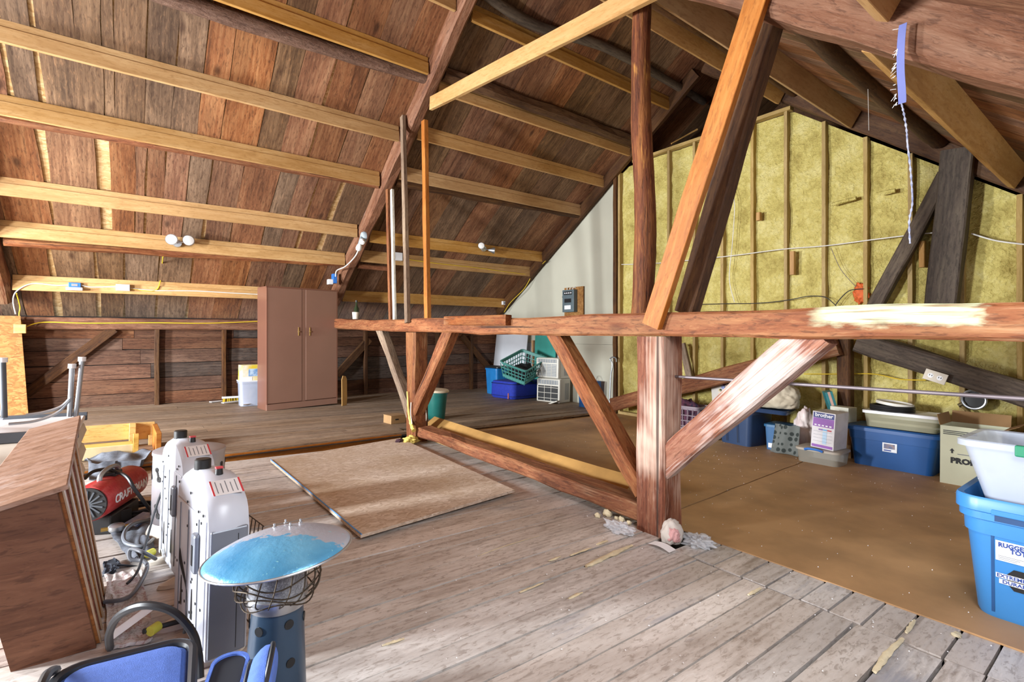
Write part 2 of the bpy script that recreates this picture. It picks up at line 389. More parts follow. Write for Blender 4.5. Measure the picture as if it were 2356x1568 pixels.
def foam_mat():
    m = N('spray_foam'); v = m.coords((1, 1, 1), False, 'Object')
    n = m.noise(v, 4, 6, .3); n2 = m.noise(v, 26, 5, .6)
    m.col(m.ramp(m.math('ADD', m.math('MULTIPLY', n, .7), m.math('MULTIPLY', n2, .3)), [(.34, S('#a8954c')), (.5, S('#cdbd6c')), (.66, S('#dfd28c'))]))
    m.set(Roughness=.62); m.bump(m.math('ADD', n2, m.math('MULTIPLY', m.noise(v, 60, 3), .4)), 1., .03); return m.m
M_FOAM = foam_mat()
M_FOAMB = plain('foam_bead', '#dccfae', .7, var=.1, scale=20, bump=.5)
M_FOAMY = plain('yellow_foam_bead', '#d9c46a', .7, var=.12, scale=20, bump=.5)
M_STEEL = plain('galvanised', '#b9bcc0', .35, .85, var=.1)
M_IRON = plain('iron_rod', '#7d7478', .5, .6, var=.15)
M_BLK = plain('black_plastic', '#1b1c1e', .45)
M_RUB = plain('black_hose', '#23262b', .45, var=.15)
M_WHITE = plain('white_plastic', '#e6e7ea', .4, var=.03)
M_CREAM = plain('cream_fabric', '#d8d0c2', .85, var=.06)
M_PAPER = plain('white_paper', '#e8e8ea', .8, var=.03)
M_BLUEB = plain('blue_box_plastic', '#2f6fc0', .45)
M_YCORD = plain('yellow_cord', '#dcb92e', .5)
M_WCORD = plain('white_cord', '#dcd9d2', .5)
M_GLASSB = plain('bulb_glass', '#f0f0ee', .15, var=.02)
M_GREYF = plain('grey_felt', '#5f646e', .95, var=.2, scale=30, bump=.4)
M_CARD = plain('cardboard', '#9c7a52', .85, var=.08)
M_PLASTIC = clear('clear_plastic_film', '#e9edf4', .42, .2)
# ================================================================== THE SETTING
RN, RC = (KF, -.022, 1), .05 - .022 * 5.3
def onr(u, v): return onp(u, v, RN, RC)                         # raised floor by the eave wall
def rz(x, y): return RC - KF * x + .022 * y

# ---- front floor: planks running away from the camera's left to its right
floor = struct(G().add([(XN, YE, fz(XN, -.05)), (XG + .1, YE, fz(XG + .1, -.05)), (XG + .1, YW + .1, fz(XG + .1, -.05)), (XN, YW + .1, fz(XN, -.05))], [(0, 1, 2, 3)]).build('floor', M_BLACK))
SEAMS = [YE, -.9, -.76, -.6, -.47, -.33, -.2, -.04, .1, .25, .385, .5, .64, .79, .915, 1.035, 1.15, 1.27, 1.395, 1.525, 1.64, 1.815, 1.94, 2.065, 2.24, 2.41, 2.55, 2.68, 2.83, 2.98, 3.14, 3.30, 3.44, 3.58, 3.76, 3.9, 4.07, 4.22, 4.38, 4.52, 4.68, 4.84, 5.0, 5.18]
GAP = {1.94: .014, 1.815: .010, .64: .014, .79: .014, .915: .010, .5: .016, 2.41: .006}
for i in range(len(SEAMS) - 1):
    y0, y1 = SEAMS[i], SEAMS[i + 1]; g0, g1 = GAP.get(y0, .0075), GAP.get(y1, .0075)
    xe = 2.415 + random.uniform(-.01, .006) if y0 < 1.7 else 2.72
    yc = (y0 + g0 / 2 + y1 - g1 / 2) / 2; wd = (y1 - g1 / 2) - (y0 + g0 / 2)
    dz = random.uniform(-.004, .003)
    board('plank', (XN, yc, fz(XN, dz)), (xe, yc + random.uniform(-.002, .002), fz(xe, dz)), (0, 1, 0), wd, wd, .03, M_FLOOR, floor, wav=.0025, seg=20)
SH = [onf(*p).y for p in ((1700, 1272), (1766, 1293), (1822.7, 1312), (1890, 1344), (1959, 1364), (2028, 1395), (2110, 1416.6), (2209, 1456), (2298.5, 1491.8))]
SH = [1.68, 1.56] + SH + [.25, .1, -.05, -.2, -.36, -.52, -.7, -.88, YE]
for a, b in zip(SH[:-1], SH[1:]):
    if a - b < .03: continue
    yc = (a + b) / 2; dz = random.uniform(-.004, .002); x0 = 2.425 + random.uniform(-.004, .01)
    board('plank', (x0, yc, fz(x0, dz)), (2.722, yc, fz(2.722, dz)), (0, 1, 0), a - b - .010, a - b - .010, .03, M_FLOOR, floor, wav=.002, seg=2)
# dried foam squeezed out of the floor joints
def bead(pts, r0, mat=M_FOAMB, name='foam_bead', seed=0):
    r0 *= .68
    P = spl([onf(u, v, .004) for u, v in pts], 8)
    g = G(); n = 7; R = []
    for i, p in enumerate(P):
        t = i / (len(P) - 1); r = r0 * (.55 + .45 * math.sin(math.pi * min(1, max(0, t)))) * (1 + .5 * noise.noise((p.x * 14, p.y * 14, seed)))
        R.append([p + Vector((0, r * 1.3 * math.cos(a), r * .6 * math.sin(a))) + Vector((noise.noise((i * .9, a, seed)) * r * .4,) * 3) for a in [2 * math.pi * k / n for k in range(n)]])
    return g.rings(R).build(name, mat, floor, smooth=True, angle=70)
for k, (pts, r) in enumerate([(((1348, 1302), (1400, 1278), (1455, 1254)), .020), (((1312, 1277), (1360, 1260)), .010), (((1373, 1252), (1398, 1243)), .012), (((1308, 1376), (1340, 1362)), .008), (((1262, 1290), (1290, 1279)), .010),
        (((2012, 1545), (2045, 1500), (2078, 1468)), .014), (((2105, 1425), (2085, 1455)), .010), (((2196, 1462), (2206, 1455)), .016), (((1722, 1368), (1750, 1352)), .012), (((880, 1484), (930, 1468)), .008), (((1100, 1278), (1160, 1256), (1240, 1232)), .004), (((1195, 1362), (1250, 1340)), .008)]):
    bead(pts, r, seed=k)

# ---- brown hardboard floor beyond the truss
S0, S1 = onf(1555, 1175), onf(1840, 1065)
sl_ = (S1.y - S0.y) / (S1.x - S0.x)
def seam_y(x): return S0.y + sl_ * (x - S0.x) + .012 * noise.noise((x * 3, 0, 0))
for nm, lo, hi in (('floor_panel', lambda x: YE, lambda x: seam_y(x) - .008), ('floor_panel', lambda x: seam_y(x) + .006, lambda x: 5.55)):
    xs = [2.724 + (XG - 2.724) * i / 30 for i in range(31)]
    R = [[(x, lo(x), fz(x, .004)), (x, hi(x), fz(x, .004)), (x, hi(x), fz(x, -.004)), (x, lo(x), fz(x, -.004))] for x in xs]
    G().rings(R).build(nm, M_HARD, floor)

# ---- raised floor under the eave side
rise = struct(G().add([(XN, 5.0, rz(XN, 5.0) - .035), (XG + .1, 5.6, rz(XG, 5.6) - .035), (XG + .1, YW + .1, rz(XG, YW) - .035), (XN, YW + .1, rz(XN, YW) - .035)], [(0, 1, 2, 3)]).build('floor', M_BLACK))
ys = [5.66]
while ys[-1] < YW: ys.append(ys[-1] + random.uniform(.11, .17))
def rp(x0, x1, ya, yb, w0, w1): 
    board('plank', (x0, ya, rz(x0, ya)), (x1, yb, rz(x1, yb)), (0, 1, .022), w0, w1, .03, M_FLOORR, rise, wav=.003, seg=8)
rp(XN, 2.6, (5.02 + 5.36) / 2, (5.44 + 5.52) / 2, .34, .08); rp(XN, 2.6, (5.37 + 5.5) / 2, (5.53 + 5.6) / 2, .12, .06); rp(XN, 2.6, (5.51 + 5.655) / 2, (5.61 + 5.655) / 2, .14, .045)
rp(2.61, XG, 5.44, 5.56, .20, .18)
for a, b in zip(ys[:-1], ys[1:]):
    xj = random.choice((2.6, 1.9, .7, 3.4)) + random.uniform(-.2, .2); yc = (a + b) / 2
    rp(XN, xj - .002, yc, yc, b - a - .007, b - a - .007); rp(xj + .002, XG, yc, yc, b - a - .007, b - a - .007)
timber('ledge_joist', [(XN, 5.06, rz(XN, 5.0) - .07), (2.52, 5.45, rz(2.5, 5.4) - .07)], .06, .11, M_ORANGE, parent=rise, irr=.006)
for x0, x1 in ((2.75, 4.02), (4.03, 5.28)):
    timber('step_fascia', [(x0, 5.37 + (x0 - 2.6) * .03, rz(x0, 5.4) - .07), (x1, 5.37 + (x1 - 2.6) * .03, rz(x1, 5.4) - .07)], .03, .10, M_DARKT, parent=rise, irr=.004)
for x in (5.36, 5.85): G().box(x, x + .12, 5.46, 5.62, rz(x, 5.4) - .16, rz(x, 5.4) - .03).build('joist_end', M_DARKT, rise, bevel=.004)

# ---- roof, eave slope: boards run from ridge to eave
def roof_root(name, pts): return struct(G().add(pts, [(0, 1, 2, 3)]).build(name, M_BACK))
T = .028
XV = 8.6
ceil_l = roof_root('ceiling', [(XN, RIDGE_Y, RIDGE_Z + T), (XV, RIDGE_Y, RIDGE_Z + T), (XV, 9.3, zlb(9.3) + T), (XN, 9.3, zlb(9.3) + T)])
left_x = [XN, -3.95, -3.7, -3.42, -3.2, -2.9, -2.6, -2.33, -2.1, -1.82, -1.58, -1.3, -1.08]
TIERS = [((RIDGE_Y + .01, 6.38), left_x + [-.85, -.64, -.37, -.19, -.11, .12, .35, .58, .80, 1.17, 1.42, 1.73, 2.08, 2.38, 2.74], {-.64: (.012, .05), .80: (.012, .008), 1.73: (.012, .034), .58: (.012, .01), -.85: (.03, .05), 1.17: (.01, .008)}),
         ((6.385, 7.755), left_x + [-.69, -.22, .055, .15, .32, .54, .76, 1.08, 1.465, 1.69, 1.93, 2.24, 2.74], {-.69: (.10, .012), -.22: (.115, .11), .15: (.012, .02), .76: (.012, .035), 1.93: (.012, .05), 2.24: (.06, .10), .32: (.006, .014)}),
         ((7.76, 9.2), left_x + [-.76, -.34, -.055, .315, .69, 1.03, 1.40, 1.65, 1.88, 2.16, 2.46, 2.74], {-.76: (.035, .085), -.34: (.035, .055), -.055: (.018, .022), .315: (.02, .016), .69: (.022, .038), 1.03: (.008, .006)}),
         ((RIDGE_Y + .01, 6.38), [2.74, 3.05, 3.43, 3.85, 4.29, 4.70, 5.1, 5.5, 5.88, 6.3, 6.7, 7.1, 7.5, 8.0, 8.6], {}),
         ((6.385, 9.2), [2.74, 3.0, 3.4, 3.85, 4.31, 4.74, 5.2, 5.59, 6.02, 6.45, 6.9, 7.3, 7.8, 8.6], {})]
for (ya, yb), E_, GP in TIERS:
    for a, b in zip(E_[:-1], E_[1:]):
        ga, gb = GP.get(a, (.006, .006)), GP.get(b, (.006, .006))
        a0, a1, b0, b1 = a + ga[0] / 2, a + ga[1] / 2, b - gb[0] / 2, b - gb[1] / 2
        lift = random.uniform(0, .006)
        board('board', ((a1 + b1) / 2, yb, zlb(yb) + lift), ((a0 + b0) / 2, ya, zlb(ya) + lift), (-1, 0, 0), b1 - a1, b0 - a0, .025, M_ROOF, ceil_l, wav=.009 if GP else .003, seg=12).data
# ---- roof, camera-side slope
ceil_r = roof_root('ceiling', [(XN, RIDGE_Y, RIDGE_Z + T), (XN, YE - .3, zrb(YE - .3) + T), (XV, YE - .3, zrb(YE - .3) + T), (XV, RIDGE_Y, RIDGE_Z + T)])
x = XN
while x < XV:
    b = min(XV, x + random.uniform(.17, .27))
    board('board', ((x + b) / 2, YE - .25, zrb(YE - .25)), ((x + b) / 2, RIDGE_Y - .01, zrb(RIDGE_Y)), (1, 0, 0), b - x - .006, b - x - .006, .025, M_ROOF, ceil_r, wav=.003, seg=10)
    x = b

# ---- eave wall: horizontal boards behind plate, studs and braces
wall_l = struct(G().box(XN, XG, YW + .03, YW + .06, -.25, 1.37).build('wall_eave', M_BLACK))
ZB = [1.28, 1.07, .91, .71, .50, .30, .12, -.14]
for z1, z0 in zip(ZB[:-1], ZB[1:]):
    cuts = [XN, random.uniform(-.2, .3) if z1 > .6 else .34, 1.16 if z1 < .9 else random.uniform(1.1, 1.3), 2.6 + random.uniform(-.3, .3), 4.85, XG]
    for a, b in zip(cuts[:-1], cuts[1:]):
        zc = (z0 + z1) / 2
        board('board', (a + .002, YW, zc), (b - .002, YW, zc), (0, 0, 1), z1 - z0 - .008, z1 - z0 - .008, .022, M_WALLB, wall_l, wav=.004)
for u in (361, 515, 840, 1005, 1083):
    x = ony(u, 850, YW - .03).x
    timber('stud', [(x, YW - .05, rz(x, YW) - .02), (x, YW - .05, 1.2)], .06, .08, M_DARKT, up=(0, 1, 0), parent=wall_l, irr=.004)
timber('wall_plate', [(XN, YW - .06, 1.27), (1., YW - .06, 1.275), (XG - .02, YW - .06, 1.285)], .12, .16, M_PURPLE, parent=wall_l, irr=.008)
for (u0, v0, u1, v1), m in (((60, 905, 262, 756), M_DARKT), ((775, 862, 850, 780), M_DARKT), ((1062, 772, 1128, 850), M_DARKT)):
    timber('brace', [ony(u0, v0, YW - .05), ony(u1, v1, YW - .05)], .125, .06, m, up=(0, 1, 0), parent=wall_l, irr=.005)

# ---- far gable: stud wall filled with yellow spray foam, drywall towards the eave
def ztop(y): return min(3.84, zl(y) + .02, 1.80 + .745 * y)
def roofz(y): return min(zlb(y), zrb(y))
wall_g = struct(G().box(XG + .09, XG + .12, YE, YW, -.4, 1.4).build('wall_gable', M_BLACK))
STY = [5.40, 4.46, 4.04, 3.62, 3.21, 2.80, 2.38, 1.97, 1.58, 1.18, .79, .38, -.02, -.42, -.82]
foam_edges = [5.46] + STY[1:] + [YE]
_fy = sorted(set([5.44, 4.95] + STY[1:] + [YE]), reverse=True)
for a, b in zip(_fy[:-1], _fy[1:]):
    ny, nz = 12, 64; z0 = fz(XG, -.01); V = []; Fc = []
    for j in range(nz + 1):
        for i in range(ny + 1):
            y = a + (b - a) * i / ny; zt = ztop(y) - .01; z = z0 + (zt - z0) * j / nz
            e = min(i, ny - i) / ny * 2
            edge = .03 * (1 - min(1, e * 3)) * (.4 + noise.noise((y * 2, z * 6, 3)))
            d = .022 * noise.noise((y * 3.1, z * 2.4, 1)) + .012 * noise.noise((y * 11, z * 9, 5)) + .006 * noise.noise((y * 25, z * 20, 2))
            if z < .95: d += .010 * math.sin(z * 24 + 3 * noise.noise((y * 3, z, 7)))
            d += .02 * max(0, noise.noise((a * 9, z * 1.3, 8)))
            V.append((XG + .035 - d - max(0, edge), y, z))
    for j in range(nz):
        for i in range(ny):
            k = j * (ny + 1) + i; Fc.append((k, k + 1, k + ny + 2, k + ny + 1))
    G().add(V, Fc).build('foam_panel', M_FOAM, wall_g, smooth=True, angle=80)
for y in STY + [4.97]:
    zt = ztop(y)
    timber('stud', [(XG - .005, y, fz(XG, 0)), (XG - .005, y, zt)], .04, .085, M_STUD, up=(1, 0, 0), parent=wall_g, irr=.003, ch=.06)
timber('top_plate', [(XG - .01, 5.12, 3.86), (XG - .01, 2.74, 3.86)], .10, .045, M_STUD, parent=wall_g, irr=.003, ch=.06)
timber('bottom_plate', [(XG - .01, 5.4, fz(XG, .03)), (XG - .01, YE, fz(XG, .03))], .09, .045, M_STUD, parent=wall_g, irr=.003, ch=.06)
# drywall sheets between foam and eave
def drywall(name, ya, yb, za, zb, mat, x=XG + .01, parent=wall_g):
    n = 10; top = [(x, ya + (yb - ya) * i / n, min(zb, zlb(ya + (yb - ya) * i / n))) for i in range(n + 1)]
    ring = [(x, yb, za), (x, ya, za)] + top
    G().rings([ring, [(p[0] + .013, p[1], p[2]) for p in ring]]).build(name, mat, parent)
drywall('drywall_sheet', 7.56, 5.50, .95, 9, M_DRYW); drywall('drywall_sheet', YW, 7.563, .95, 9, M_DRYW, XG + .012)
drywall('drywall_sheet', 6.9, 5.50, -.2, .947, M_DRYW, XG + .011); drywall('drywall_sheet', YW, 6.904, -.2, .947, M_DRYL, XG + .014)
timber('corner_post', [(XG - .04, 5.47, fz(XG, .02)), (XG - .04, 5.47, ztop(5.47))], .07, .07, M_DARKT, up=(1, 0, 0), parent=wall_g)
timber('stud', [(XG - .02, 7.6, fz(XG, .1)), (XG - .02, 7.6, 1.0)], .05, .05, M_NEWD, up=(1, 0, 0), parent=wall_g)
# the dark attic beyond the top plate
struct(G().box(XV, XV + .03, YE, 9.3, 1.4, 5.2).build('wall_far', M_DARKT))
struct(G().box(XG + .13, XV, YE, 9.3, 1.36, 1.4).build('floor', M_BLACK))
for u0, v0, u1, v1 in ((1500, 345, 1572, 290), (1545, 330, 1604, 298)):
    a, b = onx(u0, v0, XG + .5), onx(u1, v1, XG + .9); timber('lath', [a, b], .03, .02, M_NEWD, parent=wall_g)

# ---- the two walls behind the camera, with their windows; the eave ones are added for fill
def holed(name, axis, c, a0, a1, top, wins, mat):
    g = G(); ed = sorted([a0, a1] + [q for w_ in wins for q in (w_[0] - w_[1] / 2, w_[0] + w_[1] / 2)])
    def bx(p, q, z0, z1f):
        n = 6
        for i in range(n):
            s, e = p + (q - p) * i / n, p + (q - p) * (i + 1) / n; z1 = min(z1f(s), z1f(e))
            if z1 > z0: g.box(*((c - .06, c, s, e) if axis == 'x' else (s, e, c - .06, c)), z0, z1)
    for p, q in zip(ed[:-1], ed[1:]):
        w_ = next((w for w in wins if abs(w[0] - (p + q) / 2) < .02), None)
        if w_: bx(p, q, -.3, lambda t: w_[2]); bx(p, q, w_[3], top)
        else: bx(p, q, -.3, top)
    return struct(g.build(name, mat))
holed('wall_near_gable', 'x', XN, YE, YW + .1, roofz, WINS_G, M_WALLB)
holed('wall_near_eave', 'y', YE, XN, XG + .1, lambda t: zrb(YE), ADDED_WINS_E, M_WALLB)
M_PANE = clear('window_pane', '#ffffff', .08, .05)
for k, (wins, ax) in enumerate(((WINS_G, 'x'), (ADDED_WINS_E, 'y'))):
    for j, (cc, wd, z0, z1) in enumerate(wins):
        r = struct(G().box(*((XN - .04, XN - .035, cc - wd / 2, cc + wd / 2) if ax == 'x' else (cc - wd / 2, cc + wd / 2, YE - .04, YE - .035)), z0, z1).build('window_%d' % (k * 2 + j + 1), M_PANE))
        for p, q, a, b in ((cc - wd / 2, cc + wd / 2, z0, z0 + .04), (cc - wd / 2, cc + wd / 2, z1 - .04, z1), (cc - wd / 2, cc - wd / 2 + .04, z0 + .04, z1 - .04), (cc + wd / 2 - .04, cc + wd / 2, z0 + .04, z1 - .04)):
            G().box(*((XN - .055, XN - .01, p, q) if ax == 'x' else (p, q, YE - .055, YE - .01)), a, b).build('window_frame', M_WHITE, r)

for k, (_x, _y) in enumerate(ROOF_FILL):  # made-up roof windows around the fill lamps; boards behind stay closed
    Mk = face((_x, _y, zrb(_y) - .03), (1, 0, 0), (0, .798, .602))
    r = struct(G().box(-.42, .42, -.47, .47, .006, .010).build('window_%d' % (5 + k), M_PANE, M=Mk))
    for a, b, c, d in ((-.46, .46, -.51, -.47), (-.46, .46, .47, .51), (-.46, -.42, -.47, .47), (.42, .46, -.47, .47)): G().box(a, b, c, d, -.02, .025).build('window_frame', M_WHITE, r)

def ledge_y(x): return 5.02 + .0618 * (x - XN)
def any_floor(x, y): return rz(x, y) if y > ledge_y(x) else fz(x)
# ================================================================== TIMBER FRAME (each stick is a thing)
GP_ = 'pale new purlins under the roof boards'
def purlin(y, x0, x1, label, mat=M_NEW, zoff=0., hh=.125, right=False):
    """plumb 2-by with a set-back packing strip above it, up to the roof boards"""
    z0 = zl(y) + zoff; zt = zlb(y)
    prof = [(0, z0), (.038, z0), (.05, zlb(y + .05) - .002), (.012, zlb(y + .012) - .002), (.012, z0 + hh), (0, z0 + hh)]
    M = Matrix.Translation((x0, y, 0)); g = G()
    xs = [(x1 - x0) * i / 10 for i in range(11)]
    g.rings([[(x, a + .004 * noise.noise((x * .8, y, 0)), b + .006 * noise.noise((x * .8, y, 4))) for a, b in prof] for x in xs])
    return tag(g.build('purlin', mat, M=M, bevel=.003, seg=1), label, 'purlin', GP_)
PUR = [(4.38, 'upmost purlin near the ridge'), (4.97, 'second purlin from the ridge, orange tinted'), (5.73, 'third purlin from the ridge'), (6.33, 'fourth purlin from the ridge'), (7.15, 'fifth purlin, between fourth and floodlight purlin'), (7.67, 'sixth purlin carrying twin white floodlights'), (8.44, 'lowest purlin with blue outlet box above the eave plate')]
for i, (y, l) in enumerate(PUR):
    if i < 6: purlin(y, XN, 2.64, 'pale lumber %s, nearer bay' % l, M_NEWD if i == 1 else M_NEW)
    else: purlin(y, -1.12, 2.64, 'pale lumber %s, nearer bay' % l)
for i, (y, l) in enumerate([(4.40, 'upmost purlin beneath the dark crooked log'), (5.11, 'second purlin from the ridge'), (5.65, 'third purlin from the ridge'), (6.19, 'fourth purlin from the ridge'), (7.21, 'fifth purlin carrying a small twin spotlight'), (7.575, 'sixth purlin with yellow cable'), (8.42, 'lowest purlin above the dark eave')]):
    purlin(y, 2.85, 6.30, 'pale lumber %s, farther bay' % l, M_NEWD)
def old(pts, r, label, mat, kind='purlin', name='old_purlin', hewn=True, w=None):
    o = timber(name, pts, w or r, r, mat, irr=.014, ch=.25) if hewn else log(name, pts, r, r * .85, mat)
    return tag(o, label, kind)
old([(XN, 6.44, zl(6.4) + .04), (2.64, 6.40, zl(6.36) + .05)], .10, 'old red-brown hewn purlin behind the fourth pale purlin', M_RED)
old([(-1.1, 7.80, zl(7.76) + .02), (2.64, 7.72, zl(7.7) + .05)], .09, 'old red-brown hewn purlin behind the floodlight purlin', M_RED)
old([(XN, 5.12, zl(5.1) + .09), (.5, 5.14, zl(5.1) + .06), (2.66, 5.10, zl(5.06) + .08)], .08, 'rough bark-covered log under the second purlin, nearer bay', M_BARK, hewn=False)
old([(2.85, 5.02, zl(5.02) + .13), (6.3, 5.02, zl(5.02) + .13)], .15, 'thick dark hewn purlin above the second pale purlin, farther bay', M_DARKT, w=.14)
old([(2.85, 6.30, zl(6.3) + .06), (6.3, 6.27, zl(6.27) + .07)], .10, 'dark old purlin just below the fourth pale purlin, farther bay', M_DARKT)
old([(2.78, 4.22, zl(4.22) + .10), (3.6, 4.30, zl(4.3) + .12), (4.8, 4.20, zl(4.2) + .13), (6.9, 4.24, zl(4.24) + .12)], .06, 'dark crooked round log near the ridge, farther bay', M_DARKG, hewn=False)
old([(2.85, 7.70, zl(7.7) + .03), (3.35, 7.70, zl(7.7) + .03)], .08, 'short reddish stub of old purlin beside the junction box', M_RED)

# principal rafters, eave slope
def lraf(x, y0, y1, w, label, mat, dz=.09, h=.20, irr=.016):
    n = 9; pts = [(x + .02 * noise.noise((k * .7, x, 0)), y0 + (y1 - y0) * k / n, zl(y0 + (y1 - y0) * k / n) + dz) for k in range(n + 1)]
    return tag(timber('rafter', pts, w, h, mat, irr=irr, ch=.2, up=(0, SL, 1)), label, 'rafter')
lraf(2.74, 8.55, RIDGE_Y + .1, .17, 'purplish-brown waney principal rafter running up from the tie beam', M_PURPLE)
lraf(-1.24, 8.7, RIDGE_Y + .1, .20, 'dark rafter at the left edge of the picture', M_RED)
lraf(6.30, 8.7, RIDGE_Y + .1, .10, 'dark end rafter against the drywall and foam gable', M_DARKT, dz=.09, h=.18, irr=.006)
def rraf(x, y0, y1, w, label, mat, dz=.12, h=.24, sl=.755, c=1.83):
    pts = [(x, y0 + (y1 - y0) * k / 6, c + sl * (y0 + (y1 - y0) * k / 6) + dz) for k in range(7)]
    return tag(timber('rafter', pts, w, h, mat, irr=.012, ch=.15, up=(0, -sl, 1)), label, 'rafter')
rraf(2.58, -1.0, 3.7, .17, 'heavy reddish-brown principal rafter crossing the upper right corner', M_PURPLE, sl=.79, c=1.80)
rraf(6.30, -1.0, RIDGE_Y - .05, .10, 'dark brown end rafter capping the foam wall on the camera side', M_DARKT, dz=.10, h=.20)

# purlins of the camera-side slope
def rpur(y, x0, x1, label, mat=M_NEWD, hh=.15, th=.04):
    z0 = zr_(y); M = Matrix.Translation((x0, y, 0))
    prof = [(0, z0), (-th, z0 - .0), (-th - .02, zrb(y - th - .02) - .004), (0, zrb(y) - .01)]
    xs = [(x1 - x0) * i / 8 for i in range(9)]
    return tag(G().rings([[(x, a, b + .004 * noise.noise((x, y, 2))) for a, b in prof] for x in xs]).build('purlin', mat, M=M, bevel=.003, seg=1), label, 'purlin')
def rpl(y, z, x0, x1, label, w=.045, h=.19, mat=M_NEWD):
    return tag(timber('purlin', [(x0, y, z), (x1, y, z)], w, h, mat, irr=.003, ch=.06, up=(0, -.6, 1)), label, 'purlin')
rpl(2.80, 4.00, 2.7, 6.22, 'broad yellow purlin ending above the foam wall corner, ridge side', h=.20)
rpl(2.04, 3.46, 2.7, 6.22, 'broad yellow purlin ending on the end rafter, mid slope', h=.19)
rpl(.78, 2.52, 2.68, 6.22, 'broad yellow purlin running to the picture\'s right edge', h=.20, w=.05)
rpl(.66, 2.52, -1., 2.47, 'broad yellow purlin crossing in front of the heavy rafter', h=.20, w=.05)
tag(log('purlin_log', [(2.7, 2.72, 4.02), (4.4, 2.66, 4.0), (6.22, 2.66, 3.98)], .055, .05, M_DARKT), 'dark round log beside the ridge-side yellow purlin', 'purlin')
tag(log('purlin_log', [(2.7, 1.30, 3.02), (4.4, 1.36, 3.04), (6.22, 1.33, 3.00)], .075, .07, M_DARKT), 'brown round log purlin beneath the camera-side boards', 'purlin')

# truss: tie beam, posts, braces
def beam_mat():
    M_ = M_RED.copy(); M_.name = 'tie_beam_wood'; t = M_.node_tree; b = next(n for n in t.nodes if n.type == 'BSDF_PRINCIPLED'); src = b.inputs['Base Color'].links[0].from_socket
    m = N.__new__(N); m.m, m.t, m.b = M_, t, b
    v = m.coords((1, 1, 1), False); sp = m.n('ShaderNodeSeparateXYZ'); m.l(v, sp.inputs[0]); X_, Y_, Z_ = sp.outputs
    nz = m.math('MULTIPLY', m.math('SUBTRACT', m.noise(m.coords((.35, 1, 1), False), 30, 5), .5), .16)
    def step(val, edge, soft):
        return m.ramp(m.math('ADD', m.math('MULTIPLY', m.math('SUBTRACT', m.math('ADD', val, nz), edge), 1 / soft), .5), [(0, (0, 0, 0, 1)), (1, (1, 1, 1, 1))])
    y0, y1 = onx(2250, 720, 2.5).y + 1.0, onx(1885, 740, 2.5).y + 1.0
    k = m.math('MULTIPLY', step(X_, y0, .03), step(m.math('MULTIPLY', X_, -1), -y1, .10))
    k = m.math('MULTIPLY', k, step(m.math('MULTIPLY', Z_, 2.2), -.055, .06))
    k = m.math('MULTIPLY', k, m.ramp(Y_, [(.05, (0, 0, 0, 1)), (.07, (1, 1, 1, 1))]))
    grainy = m.ramp(m.noise(m.coords((.05, 1, 1), False), 60, 4, .3), [(.33, (.15, .15, .15, 1)), (.5, (1, 1, 1, 1))])
    m.col(m.mix(m.math('MULTIPLY', k, grainy), src, S('#c3cda8')))
    return M_
tag(timber('tie_beam', [(2.6, -1.0, 1.19), (2.6, .3, 1.19), (2.6, 1.0, 1.195), (2.6, 1.83, 1.20), (2.6, 3.4, 1.205), (2.6, 5.2, 1.235), (2.6, 6.2, 1.245), (2.6, 7.24, 1.275), (2.6, 8.5, 1.31)], .20, .142, beam_mat(), irr=.010, ch=.10), 'long reddish-brown tie beam spanning the attic on two posts', 'beam')
tag(timber('cleat', [onx(1027, 737, 2.47), onx(1170, 736, 2.47)], .06, .085, M_RED, irr=.003, ch=.06), 'short reddish cleat block nailed to the tie beam', 'block')
tag(timber('post', [(2.6, 1.90, fz(2.6)), (2.6, 1.90, 1.128)], .20, .195, M_POST, up=(1, 0, 0), irr=.008, ch=.06), 'stout reddish-brown post nearest the camera under the tie beam', 'post')
tag(timber('post', [(2.60, 5.17, rz(2.6, 5.1) - .05), (2.60, 5.17, 1.155)], .20, .19, M_RED, up=(1, 0, 0), irr=.01, ch=.12), 'weathered far post with two braces forming a V', 'post')
def brace(p0, p1, w, h, label, mat, irr=.012): return tag(timber('brace', [p0, p1], w, h, mat, up=(1, 0, 0), irr=irr, ch=.12), label, 'brace')
brace(onx(1272, 752, 2.6) , onx(1478, 1118, 2.6) + Vector((0, -.03, -.03)), .115, .13, 'rough half-round brace rising from near post towards far post', M_RED)
brace(onx(1888, 762, 2.58), onx(1532, 1070, 2.58) + Vector((0, .02, -.01)), .17, .12, 'broad brace with pale rubs and painted glare, rising right of the near post', M_REDPALE)
brace(onx(876, 750, 2.58) , onx(950, 955, 2.57), .12, .12, 'grey weathered brace of the far post, wardrobe side', M_GREYT)
brace(onx(1044, 750, 2.58), onx(958, 945, 2.57), .14, .12, 'reddish brace of the far post, towards the near post', M_RED)
# sill along the floor between the posts
tag(timber('sill_beam', [(2.6, 2.0, fz(2.6, .098)), (2.6, 3.0, fz(2.6, .115)), (2.6, 4.0, fz(2.6, .13)), (2.6, 5.0, fz(2.6, .125))], .17, .105, M_RED, irr=.012, ch=.12), 'worn reddish sill beam lying on the floor between the posts', 'beam')
